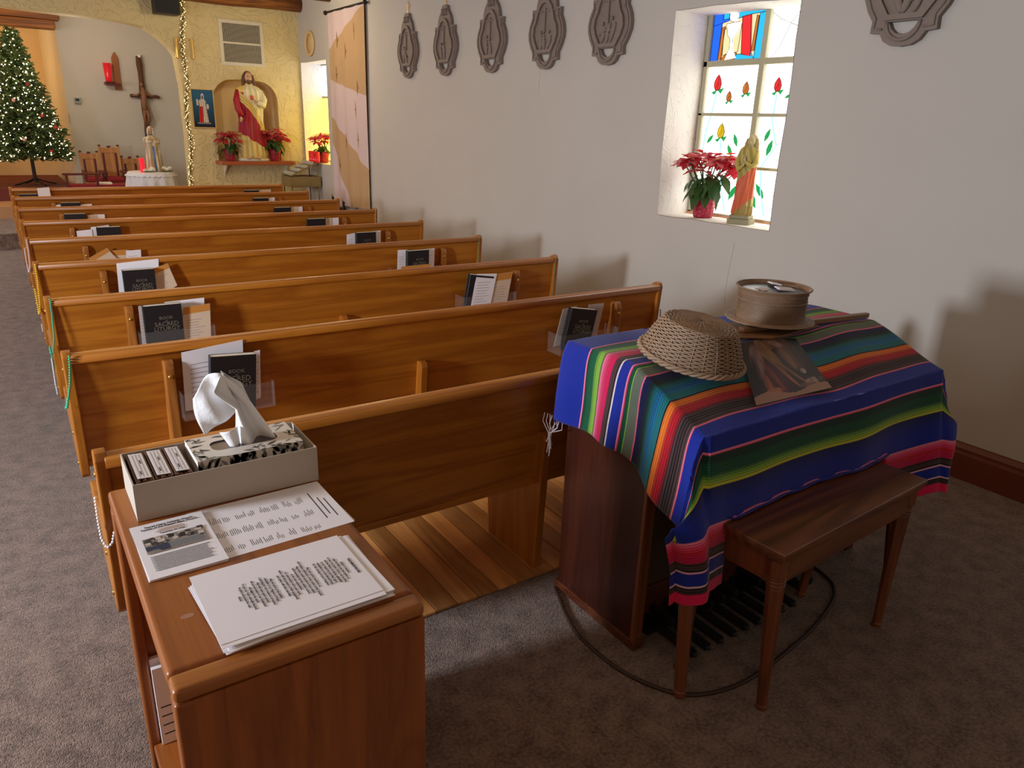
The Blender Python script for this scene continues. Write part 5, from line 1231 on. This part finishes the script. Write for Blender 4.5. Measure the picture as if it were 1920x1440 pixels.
for z, a, red, where in ((1.45, -1.2, 1, 'upper branches'), (1.22, -1.9, 0, 'upper left branches'), (1.02, -1.0, 1, 'middle branches'), (.86, -.6, 1, 'right middle branches'), (.68, -1.7, 0, 'lower middle branches'), (.52, -1.1, 1, 'lowest branches')):
    r = rad(z)*.97; b = MB(); b.ball((0, 0, 0), .026, 12, 8); b.tube([(0, 0, .024), (0, 0, .040)], .004, 6)
    o = b.build('bauble', mat('red_bauble', (.5, .03, .04), .2) if red else mat('pink_bauble', (.75, .35, .35), .2), None, smooth=True, loc=(TX+r*cos(a), TY+r*sin(a), TZ+z)); tag(o, ('red' if red else 'pink')+' shiny bauble on the '+where+' of the Christmas tree', 'ornament', 'baubles on the Christmas tree')
# chairs
def chair(label, x0, x1, y, ztop, zf=.2):
    t = thing('sanctuary_chair', label, 'chair', ((x0+x1)/2, y, zf), 0, 'high-backed chairs by the pale wall'); w = (x1-x0)/2; h = ztop-zf
    for sx in (-1, 1):
        b = MB(); b.box(sx*w-.018, sx*w+.018, -.02, .02, 0, h+.01); b.build('post', tan_wood, t, bevel=.004)
        b = MB(); b.box(sx*w-.019, sx*w+.019, -.022, .022, h+.011, h+.035); b.build('post_cap', chair_dark, t, bevel=.006)
        b = MB(); b.box(sx*w-.018, sx*w+.018, -.46, -.42, 0, .42); b.build('front_leg', tan_wood, t, bevel=.004)
        b = MB(); b.box(sx*w-.018, sx*w+.018, -.48, -.022, .545, .575); b.build('armrest', chair_dark, t, bevel=.006)
        b = MB(); b.box(sx*w-.014, sx*w+.014, -.45, -.42, .42, .544); b.build('arm_support', chair_dark, t)
    b = MB(); b.box(-w+.021, w-.021, -.014, .014, h-.09, h-.01); b.build('top_rail', tan_wood, t, bevel=.004)
    b = MB(); b.box(-w+.06, w-.06, -.010, .010, .40, h-.091); b.build('back_panel', tan_wood, t)
    for sx in (-1, 1): b = MB(); b.box(sx*(w-.041)-.016, sx*(w-.041)+.016, -.009, .009, .40, h-.091); b.build('dark_inlay', chair_dark, t)
    b = MB(); b.box(-.025, .025, -.017, .017, h-.009, h+.02); b.build('crest_knob', chair_dark, t, bevel=.004)
    b = MB(); b.box(-w+.02, w-.02, -.46, -.02, .36, .42); b.build('seat_frame', tan_wood, t)
    b = MB(); b.box(-w+.01, w-.01, -.47, -.03, .421, .49); b.build('cushion', cushion, t, bevel=.02, seg=3, smooth=1.0)
    return t
chair('left wooden high-backed chair with red cushion behind the tree', .665, .895, 11.75, 1.03)
chair('tallest middle wooden chair with red cushion by the pale wall', .935, 1.195, 11.70, 1.125)
chair('right wooden high-backed chair partly hidden by the lace table', 1.235, 1.47, 11.75, .96)
t = thing('kneeler_bench', 'red cushioned low bench with dark arm in front of the chairs', 'bench', (.62, 11.0, .29))
b = MB(); b.box(-.24, .52, -.16, .16, .27, .33); b.build('cushion', cushion, t, bevel=.02, seg=3)
b = MB(); b.box(-.26, .54, -.17, .17, .22, .269); b.build('seat_frame', tan_wood, t)
for x in (-.25, .14, .53): b = MB(); b.box(x-.018, x+.018, -.18, -.14, -.09, .47 if x < .5 else .30); b.build('leg', chair_dark, t)
b = MB(); b.box(-.30, .20, -.185, -.135, .471, .50); b.build('arm_rail', chair_dark, t, bevel=.006)
b = MB(); b.box(.36, .56, -.10, .10, 0, .022); tag(b.build('booklet', page_m, None, loc=(.40, 11.0, .621)), 'pale booklet lying on the red cushioned bench', 'book')
# lace table
t = thing('round_table', 'small round table under white lace cloth near the garland', 'table', (1.405, 10.2, .2))
b = MB(); b.lathe([(.28, .625), (.28, .645)], n=32); b.build('top', oak_x, t)
b = MB(); b.tube([(0, 0, 0), (0, 0, .62)], .04, 10); b.lathe([(.2, 0), (.19, .02)], n=20); b.build('pedestal', oak_z, t)
def lace(u, v):
    a = 2*pi*u; 
    if v < .35: r = .31*v/.35; return (r*cos(a), r*sin(a), .650)
    s = (v-.35)/.65; r = .31+.012+s*.05*(1+.8*sin(14*a))+.02*s*sin(5*a); return (r*cos(a), r*sin(a), .648-s*.50)
b = MB(); b.grid(lace, 140, 26); o = b.build('lace_cloth', lace_m, None, smooth=True, loc=(1.405, 10.2, .2)); tag(o, 'white lace cloth draped over the small round table', 'tablecloth')
b = MB(); b.tube([((.325+.02*sin(30*a))*cos(a), (.325+.02*sin(30*a))*sin(a), .60) for a in [2*pi*k/180 for k in range(181)]], .012, 5, cap=False); b2 = b.build('lace_ruffle', lace_m, o, smooth=True)
o.modifiers.new('solid', 'SOLIDIFY').thickness = .002
t = thing('madonna_statue', 'veiled white statue with blue sash on the lace table', 'statue', (1.47, 10.2, .852))
def c_ma(u, v):
    a = u*2*pi; x = cos(a); z = v*.88
    if abs(x) < .16 and sin(a) < 0 and z < .62: return srgb(90, 120, 170)
    if sin(a) < 0 and .35 < abs(x) < .48: return srgb(190, 160, 90)
    return srgb(215, 205, 180) if sin(a*8) > -.3 else srgb(175, 160, 125)
robed(t, .57, c_ma, -.25, .115, .085, 6, 'robe', 4, statue_p)
head(t, .62, -.012, .18, veil=mat('painted_veil', (.66, .62, .50), .5), beard=False)
b = MB(); b.tube([(-.07, -.01, .46), (-.075, -.05, .40), (-.02, -.085, .42)], [.028, .026, .014], 10, col=srgb(215, 205, 180)); b.tube([(.06, -.01, .46), (.065, -.05, .40), (-.005, -.085, .42)], [.028, .026, .014], 10, col=srgb(215, 205, 180)); b.build('sleeves', statue_p, t, smooth=True)
hand(t, (-.02, -.088, .42), (.1, 0, 1), .05); hand(t, (-.002, -.088, .42), (-.1, 0, 1), .05)
b = MB(); b.lathe([(.028, 0), (.030, .01), (.034, .19), (.030, .19), (.026, .02)], n=16); tag(b.build('candle_glass', emis('lit_red_glass', (.95, .01, .03), .9), None, smooth=True, loc=(1.275, 10.05, .852)), 'lit red glass candle on the lace table', 'candle')
rs = random.Random(15)
for k, (x, y, lb) in enumerate(((1.345, 9.99, 'cluster of white roses left of the madonna statue'), (1.60, 10.05, 'cluster of white roses right of the madonna statue'))):
    t = thing('white_flowers', lb, 'flowers', (x, y, .852))
    for q in range(5 if k == 0 else 3):
        b = MB(); px, py, pz = rs.uniform(-.06, .06), rs.uniform(-.02, .03), .03+rs.uniform(0, .035)
        b.ball((px, py, pz), (.024, .024, .02), 10, 6)
        for w in range(6): a = w*pi/3+q; b.ball((px+.018*cos(a), py+.018*sin(a), pz-.004), (.014, .014, .018), 8, 5)
        b.build('rose', mat('white_petal', (.80, .78, .62), .7) if 'white_petal' not in bpy.data.materials else bpy.data.materials['white_petal'], t, smooth=True)
    b = MB()
    for q in range(6): a = q*1.05; b.ball((.05*cos(a), .03*sin(a), .012), (.03, .014, .006), 8, 4)
    b.build('green_leaves', leaf_m, t, smooth=True)
# crucifix on the pale wall
t = thing('crucifix', 'rough dark wooden crucifix with carved figure on the pale wall', 'crucifix', (1.785, 12.40, 0))
cw = mat('rough_dark_wood', (.15, .06, .028), .8, bump=.8, bs=40, var=.4)
b = MB(); b.tube([(-.025+.004*sin(k), -.03, 1.25+k*.127) for k in range(11)], [.042+.006*sin(k*2.3) for k in range(11)], 9); b.build('upright', cw, t, smooth=True)
b = MB(); b.tube([(-.22+.044*k, -.04+.004*sin(k*2), 1.905+.008*sin(k*1.7)) for k in range(11)], [.026+.005*sin(k*2.9) for k in range(11)], 8); b.build('crossbar', cw, t, smooth=True)
fm = mat('carved_figure_wood', (.26, .12, .06), .7)
b = MB(); b.tube([(-.03, -.085, 2.05), (-.02, -.095, 1.93), (-.035, -.09, 1.80), (-.02, -.10, 1.70)], [.022, .046, .036, .042], 10); b.tube([(-.035, -.10, 1.70), (-.055, -.13, 1.58), (-.03, -.085, 1.44)], [.028, .024, .014], 8); b.tube([(-.005, -.10, 1.70), (.01, -.13, 1.58), (-.02, -.085, 1.44)], [.028, .024, .014], 8)
b.tube([(-.05, -.09, 1.97), (-.12, -.08, 1.92), (-.19, -.07, 1.915)], [.020, .016, .012], 8); b.tube([(.02, -.09, 1.97), (.09, -.08, 1.92), (.16, -.07, 1.915)], [.020, .016, .012], 8); b.ball((-.04, -.105, 2.085), (.028, .03, .036), 12, 8); b.build('corpus', fm, t, smooth=True)
b = MB(); b.box(-.035, .0, -.07, -.05, 2.50, 2.54); b.build('hanging_clip', paper_w, t)
# sconce
t = thing('sanctuary_lamp_sconce', 'wooden wall bracket with red glass candle on the pale wall', 'sconce', (1.36, 12.415, 0))
b = MB(); b.prism([(.0, 1.985), (.10, 1.985), (.10, 2.46), (.085, 2.50), (.05, 2.56), (.015, 2.50), (.0, 2.46)], 1, -.03, -.002); b.build('back_board', mat('sconce_wood', (.34, .12, .04), .4), t, bevel=.004)
b = MB(); b.prism([(-.16, 2.07), (-.12, 2.045), (.07, 2.045), (.07, 2.085), (-.16, 2.085)], 1, -.20, -.031); b.box(-.15, .0, -.22, -.06, 2.086, 2.105); b.build('shelf_arm', chair_dark, t, bevel=.006)
b = MB(); b.lathe([(.040, 2.106), (.048, 2.12), (.062, 2.38), (.058, 2.38), (.044, 2.13)], cx=-.09, cy=-.14, n=20); b.build('red_glass', red_glass, t, smooth=1.0)
b = MB(); b.lathe([(.02, 2.12), (.02, 2.2)], cx=-.09, cy=-.14, n=10); b.build('wick_cup', dark_m, t)
t = thing('wall_sensor', 'small grey box sensor on the pale wall', 'sensor', (.80, 12.415, 1.80)); b = MB(); b.box(-.05, .05, -.05, -.001, -.045, .045); b.build('housing', mat('grey_plastic', (.36, .37, .34), .5), t, bevel=.012); b = MB(); b.box(-.035, .02, -.052, -.0505, -.01, .03); b.build('lens', dark_m, t)
t = thing('wall_switch_plate', 'small grey plate on the warm apse jamb', 'switch', (.655, 12.44, 1.52)); b = MB(); b.box(-.014, -.001, -.02, .06, -.07, .07); b.build('plate', bpy.data.materials['grey_plastic'], t)
